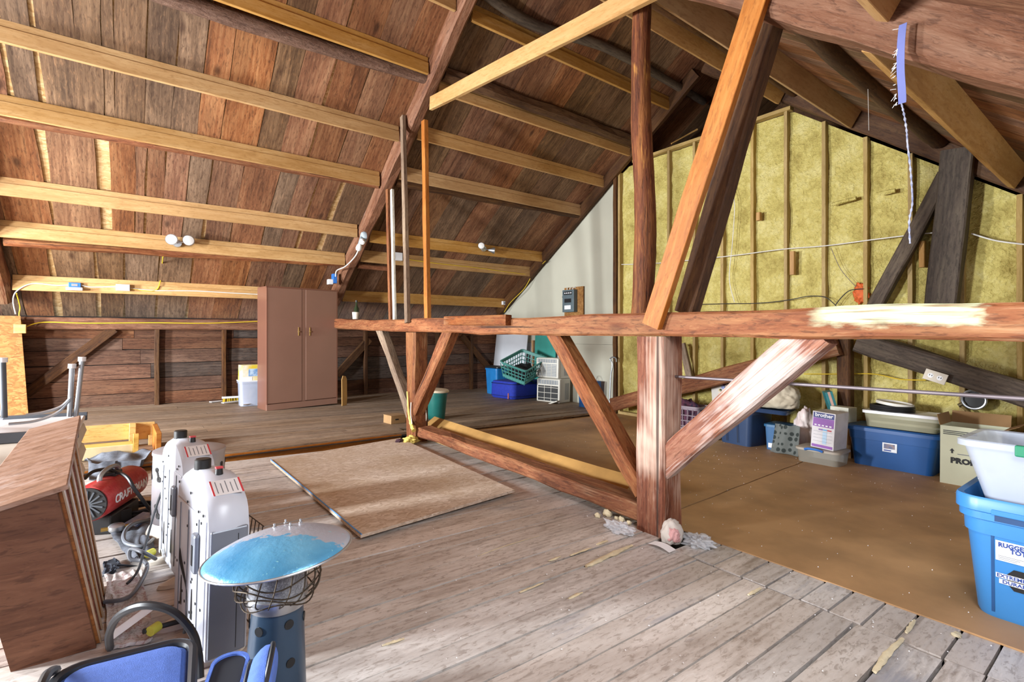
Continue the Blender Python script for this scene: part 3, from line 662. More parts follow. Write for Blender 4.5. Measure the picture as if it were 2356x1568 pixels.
# posts and struts above the tie beam
tag(log('king_pole', [(2.74, 2.14, 1.275), (2.75, 2.12, 1.9), (2.74, 2.15, 2.7), (2.75, 2.14, 3.62)], .075, .06, M_POLE, amp=.1), 'peeled round pole standing on the tie beam', 'pole')
st_ = timber('strut', [onx(1500, 750, 2.475), onx(1742, 0, 2.475)], .12, .045, M_ORANGE, up=(1, 0, 0), irr=.003, ch=.06); tag(st_, 'orange plank strut nailed across the tie beam face', 'strut')
tag(timber('strut', [onx(1580, 720, 2.68), onx(1780, 20, 2.68)], .12, .10, M_DARKT, up=(1, 0, 0), irr=.006, ch=.08), 'dark strut leaning behind the orange plank strut', 'strut')
tag(timber('collar_tie', [onx(992, 238, 2.6), onx(1458, -2, 2.6) + Vector((0, -.25, -.03))], .04, .14, M_NEW, irr=.003, ch=.06), 'pale lumber collar tie slanting from rafter to pole', 'beam')
def hang(p0, p1, w, d, label, mat): return tag(timber('hanger', [p0, p1], w, d, mat, up=(1, 0, 0), irr=.003, ch=.06), label, 'stud')
hang(onx(938, 742, 2.475), onx(927, 268, 2.62), .07, .045, 'thin pale upright lapped over the tie beam face', M_GREYT)
hang(onx(984, 733, 2.66), onx(977, 278, 2.66), .075, .05, 'orange upright stud between tie beam and rafter', M_ORANGE)
hang(onx(900, 737, 2.66), onx(893, 436, 2.66), .055, .05, 'reddish upright beside the white painted one', M_RED)
hang(onx(908, 737, 2.63), onx(902, 436, 2.63), .055, .03, 'white painted upright strip behind the tie beam', plain('flaking_white_paint', '#d9d4c6', .7, var=.15, scale=20))
# gable timbers standing before the foam
tag(timber('gable_post', [onx(2160, 760, 6.22), onx(2207, 345, 6.22)], .24, .16, M_DARKG, up=(1, 0, 0), irr=.008, ch=.08), 'thick dark post leaning against the foam wall', 'post')
tag(timber('gable_brace', [onx(2000, 730, 6.25), onx(2178, 400, 6.25)], .13, .12, M_DARKG, up=(1, 0, 0), irr=.008), 'dark slanting brace beside the thick gable post', 'brace')
tag(timber('gable_brace', [onx(1412, 930, 6.1), onx(1930, 795, 6.1)], .20, .14, M_RED, up=(1, 0, 0), irr=.01), 'long brown timber slanting low across the foam wall', 'brace')
tag(timber('gable_brace', [onx(1975, 785, 6.1), onx(2375, 912, 6.1)], .21, .14, M_DARKG, up=(1, 0, 0), irr=.012), 'long dark grey timber falling towards the right edge', 'brace')
tag(timber('gable_post', [onx(1945, 965, 6.2), onx(1945, 780, 6.2)], .13, .13, M_DARKT, up=(1, 0, 0), irr=.006), 'short dark post in the middle of the foam wall', 'post')
tag(timber('gable_brace', [onx(1595, 900, 6.25), onx(1570, 790, 6.25)], .10, .06, M_GREYT, up=(1, 0, 0), irr=.008), 'short slanting board behind the near post', 'board')
g = G(); g.tube([onx(1545, 865, 2.62), onx(2375, 918, 2.62)], .0085, 12); tag(g.build('closet_rod', M_IRON, smooth=True), 'thin rusty iron rod reaching right from the near post', 'rod')
# sheets lying about on the floor
def strip(i, j):
    u = [(1000, 958), (1170, 1012), (1380, 1074), (1468, 1098)]; k = min(2, int(i * 3)); t = i * 3 - k
    a, b = u[k], u[k + 1]; p = onx(a[0] + (b[0] - a[0]) * t, a[1] + (b[1] - a[1]) * t, 2.93)
    q = Vector((2.70, p.y, fz(2.7, .01)))
    r = q.lerp(p, j); r.z += .03 * math.sin(j * math.pi) * .6; return r
tag(sheet('hardboard_strip', strip, 30, 8, M_HARDL, thick=.004), 'long curled strip of kraft-brown hardboard behind the sill beam', 'board')
C4 = [onf(622, 1065), onf(830, 1247), onf(1184, 1139), onf(920, 1013)]
def osb():
    a, b, c, d = C4; zz = .022
    g = G(); ring = [Vector((p.x, p.y, fz(p.x, .012 + .012 * (k in (1, 2))))) for k, p in enumerate(C4)]
    g.rings([[tuple(p) for p in ring], [tuple(p + Vector((0, 0, .018))) for p in ring]])
    o = g.build('particleboard_sheet', M_OSB); return o
tag(osb(), 'large loose sheet of particle board lying on the floorboards', 'board')
_b = bpy.data.objects['particleboard_sheet']
a, b = C4[0], C4[1]; G().tube([(a.lerp(b, t / 10).x + .004, a.lerp(b, t / 10).y, fz(a.lerp(b, t / 10).x, .032 + .0125 * t / 10)) for t in range(11)], .004, 6).build('chalk_line', plain('blue_chalk', '#5b93d0', .8), _b)
# ================================================================== FOREGROUND, LEFT
def V(*a): return Vector(a)
def disc(g, c, n, r, t, k=24): g.tube([Vector(c) - Vector(n) * t / 2, Vector(c) + Vector(n) * t / 2], r, k); return g
M_SLATA = wood('cabinet_wood', '#5c3018', '#93582f', '#b27a48', grain=8, var=.12, knots=.3, rough=.5, bump=.2)
M_SLATB = wood('cabinet_reddish', '#4b241c', '#7e4634', '#9d6650', grain=8, var=.1, knots=.2, rough=.45, bump=.2)
M_CABTOP = wood('dusty_cabinet_top', '#5f4232', '#93715c', '#b3988a', grain=6, var=.05, knots=.5, patch='#c2bab8', patch_at=(.50, .66), rough=.5, bump=.3)
M_EDGE = plain('pale_slat_edge', '#a3876c', .5)

# --- shallow wooden cabinet leaning at the picture edge
cab = thing('wooden_cabinet', 'shallow brown wooden cabinet with upright slats, dusty top, nearest the left edge', 'cabinet', (0, 0, 0), tilt=False)
A, B = onf(232, 1500), onf(244, 1352); Ct, Dt = ony(138, 1112, 2.36), ony(175, 960, 2.92)
A.y, B.y = 2.36, 2.92; A.z, B.z = fz(A.x, .004), fz(B.x, .004)
Dp = V(-.235, 0, -.05)
def hexp(u, v, w_):                                   # u along the front (Y), v up, w depth from the front
    lo = A.lerp(B, u); hi = Ct.lerp(Dt, u); p = lo.lerp(hi, v); d = Dp * (w_ * (1 - .36 * max(0, u)))
    return p + V(d.x, 0, d.z * v * 1.2)
def hbox(g, u0, u1, v0, v1, w0, w1, n=1):
    g.add([hexp(*q) for q in ((u0, v0, w0), (u1, v0, w0), (u1, v0, w1), (u0, v0, w1), (u0, v1, w0), (u1, v1, w0), (u1, v1, w1), (u0, v1, w1))],
          [(0, 3, 2, 1), (4, 5, 6, 7), (0, 1, 5, 4), (1, 2, 6, 5), (2, 3, 7, 6), (3, 0, 4, 7)])
M_CABS = wood('dark_cabinet_side', '#3f2415', '#6d4630', '#8a6046', grain=6, var=.05, knots=.6, rough=.5, bump=.2)
g = G(); hbox(g, 0, .05, 0, .97, .06, 1); g.build('side_panel', M_CABS, cab)
g = G(); hbox(g, .94, 1, 0, .97, .1, 1); g.build('side_panel', M_CABS, cab)
g = G(); hbox(g, .06, .94, 0, .97, .92, 1); g.build('back_panel', M_SLATB, cab)
g = G(); hbox(g, -.04, 1.03, .97, 1.0, -.09, 1.04); g.build('top_panel', M_CABTOP, cab, bevel=.003)
for k in range(5):
    u0 = .055 + k * .185
    g = G(); hbox(g, u0, u0 + .10, .0, .965, .02, .40); g.build('slat', M_SLATA if k % 2 == 0 else M_SLATB, cab)
    g = G(); hbox(g, u0 - .004, u0 + .03, .0, .968, .0, .02); g.build('slat_edge', M_EDGE, cab)
    g = G(); hbox(g, u0 + .12, u0 + .165, 0, .965, .45, .50); g.build('divider', M_SLATB, cab)

# --- folded cream mattress and upturned folding table behind the cabinet
mt = thing('folded_mattress', 'folded cream mattress stacked behind the slatted cabinet', 'mattress', (-.72, 4.15, fz(-.72)))
for k in range(4):
    z = .005 + k * .135
    G().loft([(0, 0, z, .86, .78, .05), (0, 0, z + .02, .92, .84, .06), (0, 0, z + .065, .95, .87, .07), (0, 0, z + .11, .92, .84, .06), (0, 0, z + .13, .86, .78, .05)], 5).build('fold', M_CREAM, mt, smooth=True)
M_LEG = plain('grey_tube', '#aab0b6', .35, .7)
M_DKRAIL = plain('dark_table_rail', '#4c5158', .5)
tb = thing('folding_table', 'upturned white folding table with grey tube legs on the mattress', 'table', (-.72, 4.15, fz(-.72) + .548))
G().box(-.42, .48, -.36, .36, .0, .03).build('tabletop', M_WHITE, tb, bevel=.008)
for y in (-.37, .37): G().box(-.43, .49, y - .012, y + .012, -.005, .05).build('rail', M_DKRAIL, tb, bevel=.003)
def leg(p0, p1, r=.013, mat=M_LEG):
    G().tube([p0, p1], r, 10).build('leg', mat, tb, smooth=True)
    G().tube([V(*p1) - V(0, 0, .012), V(*p1) + V(0, 0, .014)], r * 1.5, 10).build('foot_cap', M_WHITE, tb, smooth=True)
Mi = tb.matrix_world.inverted()
bpy.context.view_layer.update(); Mi = tb.matrix_world.inverted()
leg(Mi @ ony(160, 958, 4.0), Mi @ ony(166, 842, 4.0)); leg(Mi @ ony(174, 958, 4.0), Mi @ ony(189, 826, 4.0))
leg(Mi @ ony(10, 960, 3.9), Mi @ ony(6, 828, 3.9), .014, M_DKRAIL); leg((-.36, .3, .03), (-.38, .28, .38))
for pts in (((162, 915), (140, 935), (100, 948), (60, 954)), ((160, 920), (130, 950), (80, 968), (20, 975))):
    G().tube(spl([Mi @ ony(u, v, 3.97) for u, v in pts], 5), .008, 8).build('leg_brace', M_LEG, tb, smooth=True)
bag = blob('plastic_wrap', (0, 0, 0), (.62, .5, .16), M_PLASTIC, amp=.3, fr=3, seed=4, fine=.1)
bag.location = (-.93, 4.0, fz(-.8) + .578); tag(bag, 'clear plastic wrapping bundled on the upturned table', 'plastic')

# --- strand-board panel against the eave wall
x1 = ony(52, 830, 8.5).x
pn = G().rings([[(XN + .1, 8.5, rz(-1.5, 8.5)), (ony(65, 945, 8.5).x, 8.5, rz(-1.1, 8.5)), (ony(45, 726, 8.5).x, 8.56, ony(45, 726, 8.5).z), (XN + .1, 8.56, ony(45, 726, 8.5).z)], [(XN + .1, 8.515, rz(-1.5, 8.5)), (ony(65, 945, 8.5).x, 8.515, rz(-1.1, 8.5)), (ony(45, 726, 8.5).x, 8.575, ony(45, 726, 8.5).z), (XN + .1, 8.575, ony(45, 726, 8.5).z)]]).build('strand_board_panel', M_OSBY)
tag(pn, 'tall strand-board panel standing against the eave wall', 'board')

# --- lumber curb around the stair hatch
M_PINE = wood('yellow_pine', '#a37a3c', '#cfa55c', '#e0c080', grain=7, var=.12, knots=.9, rough=.55, bump=.2)
hb = thing('hatch_curb', 'open yellow pine lumber curb around the stair hatch', 'lumber frame', (-.42, 5.75, rz(-.42, 5.75)), rotz=.02)
def hp(x0, x1, y0, y1, z0, z1, name, m=M_PINE): return G().box(x0, x1, y0, y1, z0, z1).build(name, m, hb, bevel=.003)
hp(-.55, .46, .27, .31, .07, .22, 'back_board'); hp(.46, .62, .27, .31, .06, .22, 'back_board')
hp(-.35, -.31, .22, .27, 0, .215, 'upright'); hp(.42, .47, .20, .27, 0, .225, 'upright'); hp(.57, .61, .22, .27, 0, .10, 'upright')
hp(.60, .64, -.30, .30, .0, .20, 'end_board', M_ORANGE); hp(-.55, .42, .235, .27, -.0, .035, 'ledger', M_ORANGE)
hp(-.55, .44, -.20, -.165, 0.0, .10, 'front_board', plain('pale_board', '#c9b48c', .6)); hp(-.55, .44, -.165, .0, .085, .10, 'step_board')
hp(.44, .48, -.22, -.16, .0, .19, 'upright')

# --- felt, torpedo heater, hoses, rags
def cloth(name, pts, label, cat, mat, amp=.03, th=.006, nu=26, nv=20, fr=7, base=.012, seed=0):
    a, b, c, d = [onf(*p) for p in pts]
    def fn(i, j):
        p = a.lerp(b, i).lerp(d.lerp(c, i), j); p = p + V(.02 * noise.noise((i * 3, j * 3, seed)), .02 * noise.noise((i * 3, j * 3, seed + 9)), 0)
        h = base + amp * (.5 + .5 * noise.noise((i * fr, j * fr, seed))) ** 2 * 2
        return V(p.x, p.y, any_floor(p.x, p.y + .02) + h)
    return tag(sheet(name, fn, nu, nv, mat, thick=th), label, cat)
cloth('felt_sheet', [(196, 1072), (352, 1060), (300, 1102), (205, 1114)], 'crumpled grey felt sheet in front of the hatch curb', 'cloth', M_GREYF, amp=.05, seed=2, fr=4)
cloth('grey_rag', [(250, 1232), (345, 1210), (358, 1278), (300, 1306)], 'crumpled grey cloth among the hoses', 'cloth', M_GREYF, amp=.03, seed=5, fr=3.5)
cloth('dark_rag', [(242, 1300), (262, 1290), (268, 1320), (246, 1330)], 'small dark rag beside the grey cloth', 'cloth', plain('dark_cloth', '#2f3540', .9), amp=.012, seed=8, fr=2)
def rug_mat():
    m = N('patterned_rug'); v = m.coords((1, 1, 1), False); n = m.noise(v, 14, 4, 1.2); n2 = m.noise(v, 90, 2)
    m.col(m.mix(m.ramp(n2, [(.35, (0, 0, 0, 1)), (.65, (.6, .6, .6, 1))]), m.ramp(n, [(.35, S('#8d8079')), (.48, S('#b8b0aa')), (.54, S('#9a706c')), (.62, S('#c8c4c4'))]), S('#d8d4d2'))); m.set(Roughness=.95); m.bump(n2, .5, .004); return m.m
cloth('rug_scrap', [(238, 1330), (326, 1318), (352, 1478), (250, 1500)], 'faded patterned rug scrap lying beside the cabinet', 'rug', rug_mat(), amp=.012, seed=3, th=.012, base=.012)

M_REDP = wood('dusty_red_paint', '#8e1f24', '#c13a3c', '#d8706c', grain=3, stretch=1, var=.02, knots=0, patch='#d9b4ac', patch_at=(.5, .7), rough=.35, bump=0., spec=.5)
P1, P2 = onz(212, 1158, .20), onz(300, 1108, .20); ax = (P2 - P1).normalized(); md = (P1 + P2) / 2
hd = thing('torpedo_heater', 'dusty red torpedo heater with grey handle among hoses', 'heater', (md.x, md.y, fz(md.x)), rotz=math.atan2(ax.y, ax.x), tilt=False)
g = G(); L2 = .24; g.tube([V(t, 0, .205) for t in (-L2, -L2 + .015, -.12, .12, L2 - .03, L2)], [.094, .100, .102, .102, .098, .088], 28); g.build('barrel', M_REDP, hd, smooth=True)
g = G(); g.tube([(-L2 - .012, 0, .205), (-L2 + .004, 0, .205)], .090, 28); g.build('grille_ring', M_BLK, hd, smooth=True)
for k in range(7): G().box(-L2 - .018, -L2 - .012, -.004, .004, .13, .28).build('grille_bar', M_DKRAIL, hd, M=Matrix.Translation((0, 0, .205)) @ Matrix.Rotation(k * math.pi / 7, 4, 'X') @ Matrix.Translation((0, 0, -.205)))
g = G(); g.tube(spl([(-.14, 0, .29), (-.12, 0, .335), (-.03, 0, .352), (.05, 0, .34), (.07, 0, .30)], 5), .013, 8); g.build('handle', M_LEG, hd, smooth=True)
G().box(-.16, .16, -.07, .07, .0, .11).build('base', M_BLK, hd, bevel=.01)
G().box(-.05, .04, -.035, .035, .298, .325).build('handle_pad', M_BLK, hd, bevel=.006)
wrap_text('CRAFTSMAN', .066, M_WHITE, hd, -.19, .1035, .205, -.22, bold=.002)
tag(G().box(-.07, .07, -.05, .05, 0, .1).build('black_carton', M_BLK, M=Matrix.Translation(onf(262, 1212)) @ Matrix.Rotation(.5, 4, 'Z'), bevel=.004), 'small black carton below the red heater', 'box') 
def hose(name, pts, r, label, mat=M_RUB, n=8, cat='hose'):
    P = [onz(u, v, z) for u, v, z in pts]; return tag(G().tube(spl(P, 8), r, n).build(name, mat, smooth=True), label, cat)
hose('gas_hose', [(196, 1100, .22), (215, 1084, .30), (250, 1080, .33), (290, 1095, .31), (310, 1125, .24), (340, 1165, .12), (352, 1180, .03)], .010, 'thick black gas hose arching over the red heater')
def coil(cu, cv, rx, turns, r, label, seed):
    c = onf(cu, cv, .02); P = []
    for k in range(int(turns * 16)):
        a = 2 * math.pi * k / 16; rr = rx * (1 + .25 * noise.noise((k * .11, seed, 0)))
        P.append((c.x + rr * math.cos(a) * 1.2, c.y + rr * math.sin(a) * .9, fz(c.x, .014 + .011 * k / 16 + .02 * abs(noise.noise((k * .2, seed, 4))))))
    return tag(G().tube(P, r, 8).build('hose_coil', M_RUB, smooth=True), label, 'hose')
coil(318, 1178, .11, 4, .008, 'tangled coil of black hose behind the pale heaters', 1)
hose('gas_hose', [(345, 1195, .03), (305, 1205, .06), (286, 1225, .06), (290, 1248, .05), (330, 1256, .04), (352, 1240, .03)], .010, 'grey hose loop over the grey cloth', plain('grey_hose', '#6d737c', .45))
hose('gas_hose', [(358, 1285, .03), (330, 1270, .10), (302, 1262, .10), (300, 1285, .06), (330, 1290, .05), (337, 1310, .05), (300, 1370, .04), (240, 1384, .03)], .009, 'thin grey hose curling past the yellow tag to the cabinet', plain('grey_hose_b', '#5c5f66', .45))
hose('gas_hose', [(253, 1490, .02), (252, 1455, .12), (275, 1415, .24), (330, 1392, .29), (395, 1405, .27), (440, 1450, .20), (456, 1500, .10), (460, 1560, .03)], .0125, 'thick black hose arching behind the blue suitcase')
hose('power_cord', [(405, 1098, .42), (378, 1120, .36), (358, 1170, .26), (338, 1240, .14), (318, 1310, .05), (292, 1342, .02)], .0055, 'thin black cord hanging from the farther pale heater')
hose('power_cord', [(452, 1212, .38), (428, 1235, .34), (416, 1280, .28), (430, 1345, .20), (434, 1400, .12), (424, 1455, .03)], .0065, 'black cord curving down from the nearer pale heater')
hose('gas_hose', [(330, 1452, .05), (370, 1440, .04), (425, 1425, .03)], .010, 'short black hose with a yellow tag beside the rug')
M_YTAG = plain('yellow_tag', '#c9c447', .6)
def tagband(u, v, z, label):
    c = onz(u, v, z); return tag(G().tube([c + V(-.012, -.012, 0), c + V(.014, .014, 0)], .018, 12).build('hose_tag', M_YTAG, smooth=True), label, 'tag')
tagband(345, 1272, .045, 'yellow tag on hose beside the grey cloth'); tagband(354, 1446, .05, 'yellow tag on hose beside the rug scrap')
c = onf(268, 1232); rg = thing('gas_regulator', 'silver gas regulator lying on the grey cloth', 'regulator', (c.x, c.y, c.z + .012))
g = G(); g.lathe([(.001, .02), (.036, .02), (.04, .03), (.04, .045), (.03, .055), (.012, .06), (.001, .06)], 20); g.build('dome', M_STEEL, rg, smooth=True); g = G(); g.tube([(-.07, 0, .035), (.07, 0, .035)], .011, 10); g.build('pipe', plain('brass', '#b59a55', .35, .8), rg, smooth=True)
c = onf(322, 1208); tag(G().box(-.07, .07, -.05, .05, 0, .03).build('booklet', plain('blue_white_paper', '#3f84d6', .5, c2='#d9e2ee', scale=9), M=Matrix.Translation(c + V(0, 0, .012)) @ Matrix.Rotation(.7, 4, 'Z') @ Matrix.Rotation(-.2, 4, 'Y')), 'blue and white leaflet among the hoses', 'paper')
c = onz(300, 1435, .06); tag(sheet('paper_scrap', lambda i, j: V(c.x - .06 + .13 * i, c.y - .03 + .05 * j + .05 * i, .03 + .05 * i + .02 * math.sin(j * 3)), 6, 4, M_PAPER, thick=.001), 'torn white paper scrap standing on the rug', 'paper')

# --- two pale cabinet heaters
M_HEAT = plain('pale_enamel', '#c6cbd6', .32, var=.04, scale=4, spec=.5)
M_HEATS = plain('grey_side_with_shade', '#7d838e', .35, .2, var=.05)  # side grey, with the near side's shade put into the colour
M_REDL = plain('red_label_bar', '#c8434a', .5)
M_INK = plain('grey_print', '#7d8189', .6)
def arch(y, w_=.46, h=.64):
    t = abs(y) / (w_ / 2); return h - .10 * t ** 2.2 - (.06 * max(0, (t - .86) / .14) ** 2)
def heater(label, X, Y, group, rotz):
    t = thing('cabinet_heater', label, 'heater', (X, Y, fz(X)), group=group, rotz=rotz)
    n = 26; d = .066; w_ = .46; R = []
    prof = [(-w_ / 2, .03)] + [(-w_ / 2 + w_ * i / n, arch(-w_ / 2 + w_ * i / n)) for i in range(n + 1)] + [(w_ / 2, .03)]
    for x, k in ((-d, .965), (-d + .02, 1.), (d - .05, 1.), (d, .93)):
        R.append([(x, y * k, .03 + (z - .03) * (1 - (1 - k) * .6)) for y, z in prof])
    G().rings(R).build('body', M_HEAT, t, smooth=True, angle=50)
    G().box(-d - .004, -d + .001, -.20, .20, .06, .50).build('back_panel', M_HEAT, t, bevel=.002)
    for y in (-.12, .02, .14): G().box(-d - .007, -d - .002, y - .002, y + .002, .07, .49).build('panel_seam', M_INK, t)
    for k in range(22):
        y, z = random.uniform(-.18, .18), random.uniform(.10, .57); G().box(-d - .0065, -d - .003, y - .004, y + .004, z - .004, z + .004).build('vent_hole', M_BLK, t)
    for y, z in ((-.05, .16), (.1, .16)): G().add([(-d - .006, y - .012, z - .05), (-d - .006, y + .012, z - .05), (-d - .006, y + .004, z + .06), (-d - .006, y - .004, z + .06)], [(0, 1, 2, 3)]).build('louvre', M_BLK, t)
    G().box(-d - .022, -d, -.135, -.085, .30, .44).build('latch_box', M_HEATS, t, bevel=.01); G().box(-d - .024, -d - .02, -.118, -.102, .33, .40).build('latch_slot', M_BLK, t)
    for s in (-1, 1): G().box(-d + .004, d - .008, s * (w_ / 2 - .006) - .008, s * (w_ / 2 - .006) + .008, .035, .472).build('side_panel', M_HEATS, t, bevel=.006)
    G().box(d - .042, d - .040, -w_ / 2 - .0030, w_ / 2 + .0030, .05, .45).build('side_seam', M_BLK, t)
    g = G(); g.lathe([(.001, 0), (.028, 0), (.028, .034), (.024, .038), (.001, .038)], 18, (-.03, .02, arch(.02) - .002)); g.build('knob', M_BLK, t, smooth=True)
    kb = G().lathe([(.001, 0), (.014, 0), (.012, .022), (.001, .022)], 14, (.0, -.075, arch(-.075) - .002)).build('ignition_button', M_BLK, t, smooth=True)
    G().box(-.012, .012, -.009, .009, 0, .006).build('button_cap', M_REDL, kb, M=Matrix.Translation((0, -.075, arch(-.075) + .02)))
    y0, y1 = -.185, -.115; sl = (arch(y1) - arch(y0)) / (y1 - y0); Mx = face((-.045, y0, arch(y0) + .0025), (1, 0, 0), (0, 1, sl))
    lb = G().box(0, .10, 0, .075, 0, .001).build('warning_label', M_WHITE, t, M=Mx); 
    for x in (.0, .094): G().box(x, x + .006, 0, .075, .001, .0018).build('label_bar', M_REDL, lb)
    for k in range(5): G().box(.016 + k * .016, .019 + k * .016, .01, .068 - .01 * (k % 2), .001, .0016).build('label_text', M_INK, lb)
    gd = G()
    for k in range(11): gd.tube([(d + .015, -.19 + k * .038, .10), (d + .055, -.19 + k * .038, .44)], .0022, 5)
    for z in (.10, .18, .27, .36, .44): gd.tube([(d + .015 + .04 * (z - .1) / .34, -.20, z), (d + .015 + .04 * (z - .1) / .34, .20, z)], .0022, 5)
    gd.build('grille', plain('bronze_wire', '#4e4034', .5, .5), t)
    for s in (-1, 1):
        G().lathe([(.001, 0), (.075, 0), (.07, .015), (.04, .03), (.001, .032)], 18, (-.03, s * .16, 0), 1.5, .55).build('foot', M_CREAM, t, smooth=True)
    G().lathe([(.001, 0), (.007, 0), (.005, .004), (.001, .004)], 10).build('screw', M_STEEL, t, M=Matrix.Translation((.04, -w_ / 2, .35)) @ Matrix.Rotation(math.pi / 2, 4, 'X'))
    return t
heater('nearer pale grey cabinet heater with black knob and red-edged label', .238, 2.22, 'pale cabinet heaters', .14)
heater('farther pale grey cabinet heater beside the perforated drum heater', .215, 2.93, 'pale cabinet heaters', .14)

# --- perforated drum heater
M_DRUM = plain('pale_drum_metal', '#b9bac4', .35, .5, var=.05)
dr = thing('drum_heater', 'pale metal drum heater with cut-out holes behind the cabinet heaters', 'heater', (.27, 3.47, fz(.27)))
g = G(); g.lathe([(.001, 0), (.20, 0), (.20, .03), (.17, .09), (.165, .10), (.001, .10)], 32); g.build('base', M_CREAM, dr, smooth=True)
g = G(); g.lathe([(.178, .09), (.178, .475), (.172, .475), (.172, .09), (.178, .09)], 40); g.build('drum', M_DRUM, dr, smooth=True)
g = G(); g.lathe([(.001, .49), (.05, .492), (.17, .485), (.182, .48), (.182, .462), (.178, .462), (.001, .47)], 36); g.build('lid', M_DRUM, dr, smooth=True)
for k in range(12):
    a = 2 * math.pi * k / 12
    for z in (.17, .37):
        R = Matrix.Rotation(a, 4, 'Z') @ Matrix.Translation((.1795, 0, z)) @ Matrix.Rotation(.35, 4, 'X')
        g = G(); g.tube([(-.001, 0, -.028), (.0012, 0, -.028)], .016, 12); g.tube([(-.001, 0, .026), (.0012, 0, .026)], .013, 12); g.box(-.001, .0012, -.006, .006, -.03, .03); g.build('cut_out', M_BLK, dr, M=R)

# --- small patio heater with a peeling blue dish
hp_ = thing('patio_heater', 'small patio heater with tilted peeling blue dish in the foreground', 'heater', (.346, 1.624, fz(.346)))
M_BODY = plain('dark_blue_enamel', '#33475c', .3, .2, var=.1)
def dish_mat():
    m = N('peeling_blue_dish'); v = m.coords((1, 1, 1), False); sx = m.n('ShaderNodeSeparateXYZ'); m.l(v, sx.inputs[0])
    s = m.math('ADD', m.math('ADD', m.math('MULTIPLY', sx.outputs[0], AZM[0]), m.math('MULTIPLY', sx.outputs[1], AZM[1])), m.math('ADD', .56, m.math('MULTIPLY', m.math('SUBTRACT', m.noise(v, 42, 4), .5), .25)))
    blue = m.ramp(m.noise(v, 5, 3), [(.3, S('#2f7fb0')), (.7, S('#6fb2d6'))])
    c = m.mix(m.ramp(s, [(.49, (0, 0, 0, 1)), (.51, (1, 1, 1, 1))]), blue, S('#a9acb8'))
    fl = m.noise(v, 70, 5); c = m.mix(m.ramp(fl, [(.66, (0, 0, 0, 1)), (.70, (.8, .8, .8, 1))]), c, S('#8ccdd8')); m.col(c); m.set(Roughness=.3, Metallic=.25); m.bump(fl, .4, .004); return m.m
AZM = (math.cos(AZ) * 2.2, math.sin(AZ) * 2.2)
tiltM = Matrix.Translation((0, 0, .508)) @ Matrix.Rotation(math.radians(6), 4, -F_)
_m = dish_mat()
g = G(); g.lathe([(.001, .052), (.05, .050), (.10, .040), (.15, .024), (.19, .006), (.205, -.006), (.205, -.010), (.19, .001), (.15, .019), (.10, .035), (.05, .045), (.001, .047)], 48); g.build('dish', _m, hp_, M=tiltM, smooth=True, angle=80)
g = G(); g.tube([V(.206 * math.cos(2 * math.pi * k / 48), .206 * math.sin(2 * math.pi * k / 48), -.007) for k in range(48)], .0035, 8, loop=True); g.build('rim', M_STEEL, hp_, M=tiltM, smooth=True)
for k, (x, y) in enumerate(((.02, .06), (.075, .05), (.03, .115), (.085, .10))):
    q = R_ * (x - .06) + F_ * (y + .0); G().lathe([(.001, 0), (.006, 0), (.006, .003), (.003, .004), (.003, .012), (.001, .012)], 8, (q.x, q.y, .05 - .8 * (q.length ** 2))).build('screw', M_STEEL, hp_, M=tiltM, smooth=True)
g = G(); g.lathe([(.001, .38), (.080, .38), (.080, .49), (.001, .49)], 40); g.build('emitter', chips('mesh_metal', ['#6a6a70', '#85868c', '#aeb0b6', '#77787e'], 260, .35), hp_, smooth=True)
g = G()
for z, r in ((.375, .10), (.40, .115), (.42, .12), (.445, .118)): g.tube([V(r * math.cos(2 * math.pi * k / 40), r * math.sin(2 * math.pi * k / 40), z + .012 * math.sin(k * .5 + z * 50)) for k in range(40)], .0022, 5, loop=True)
for k in range(18):
    a = 2 * math.pi * k / 18; g.tube(spl([(r * math.cos(a + t), r * math.sin(a + t), z) for r, z, t in ((.085, .37, 0), (.11, .39, .1), (.12, .425, .2), (.11, .48, .3))], 3), .002, 5)
g.build('wire_guard', plain('bronze_cage', '#51463a', .4, .7), hp_)
g = G(); g.lathe([(.001, .345), (.078, .345), (.082, .355), (.086, .382), (.084, .387), (.001, .387)], 32); g.build('collar', M_STEEL, hp_, smooth=True)
g = G(); g.lathe([(.001, 0), (.11, 0), (.11, .015), (.09, .03), (.088, .05), (.075, .29), (.070, .35), (.001, .35)], 32); g.build('body', M_BODY, hp_, smooth=True)
for a, z in ((-2.49, .30), (-1.36, .31), (-1.30, .20), (-2.45, .19), (-.4, .30), (.7, .30), (1.8, .31), (2.9, .30)):
    aa = a; r = .0752 + (.29 - z) * .054; disc(G(), (r * math.cos(aa), r * math.sin(aa), z), (math.cos(aa), math.sin(aa), 0), .0135, .003, 14).build('air_hole', M_BLK, hp_)

# --- blue suitcase at the bottom edge
M_BLUEF = plain('blue_luggage_fabric', '#4e6fc0', .9, var=.08, scale=60, bump=.3)
M_NAVYL = plain('dark_lining', '#191c26', .9)
M_TRIM = plain('black_trim', '#23262c', .4)
sc_ = thing('blue_suitcase', 'blue soft-sided suitcase with black rim at the bottom edge', 'suitcase', (-.035, 1.40, fz(0)), rotz=-.10)
G().loft([(0, 0, .02, .26, .50, .05), (0, 0, .05, .29, .53, .06), (0, 0, .29, .29, .53, .06), (0, 0, .30, .26, .50, .05)], 6).build('shell', M_BLUEF, sc_, smooth=True)
G().loft([(0, 0, .30, .245, .485, .05), (0, 0, .312, .235, .475, .045), (0, 0, .318, .17, .40, .04)], 6).build('lid_panel', M_BLUEF, sc_, smooth=True)
G().tube([Vector(p) for p in rrect(0, 0, .303, .285, .525, .06, 6)], .012, 8, loop=True).build('rim', M_TRIM, sc_, smooth=True)
G().tube([Vector(p) for p in rrect(0, 0, .05, .295, .535, .06, 6)], .008, 8, loop=True).build('rim', M_TRIM, sc_, smooth=True)
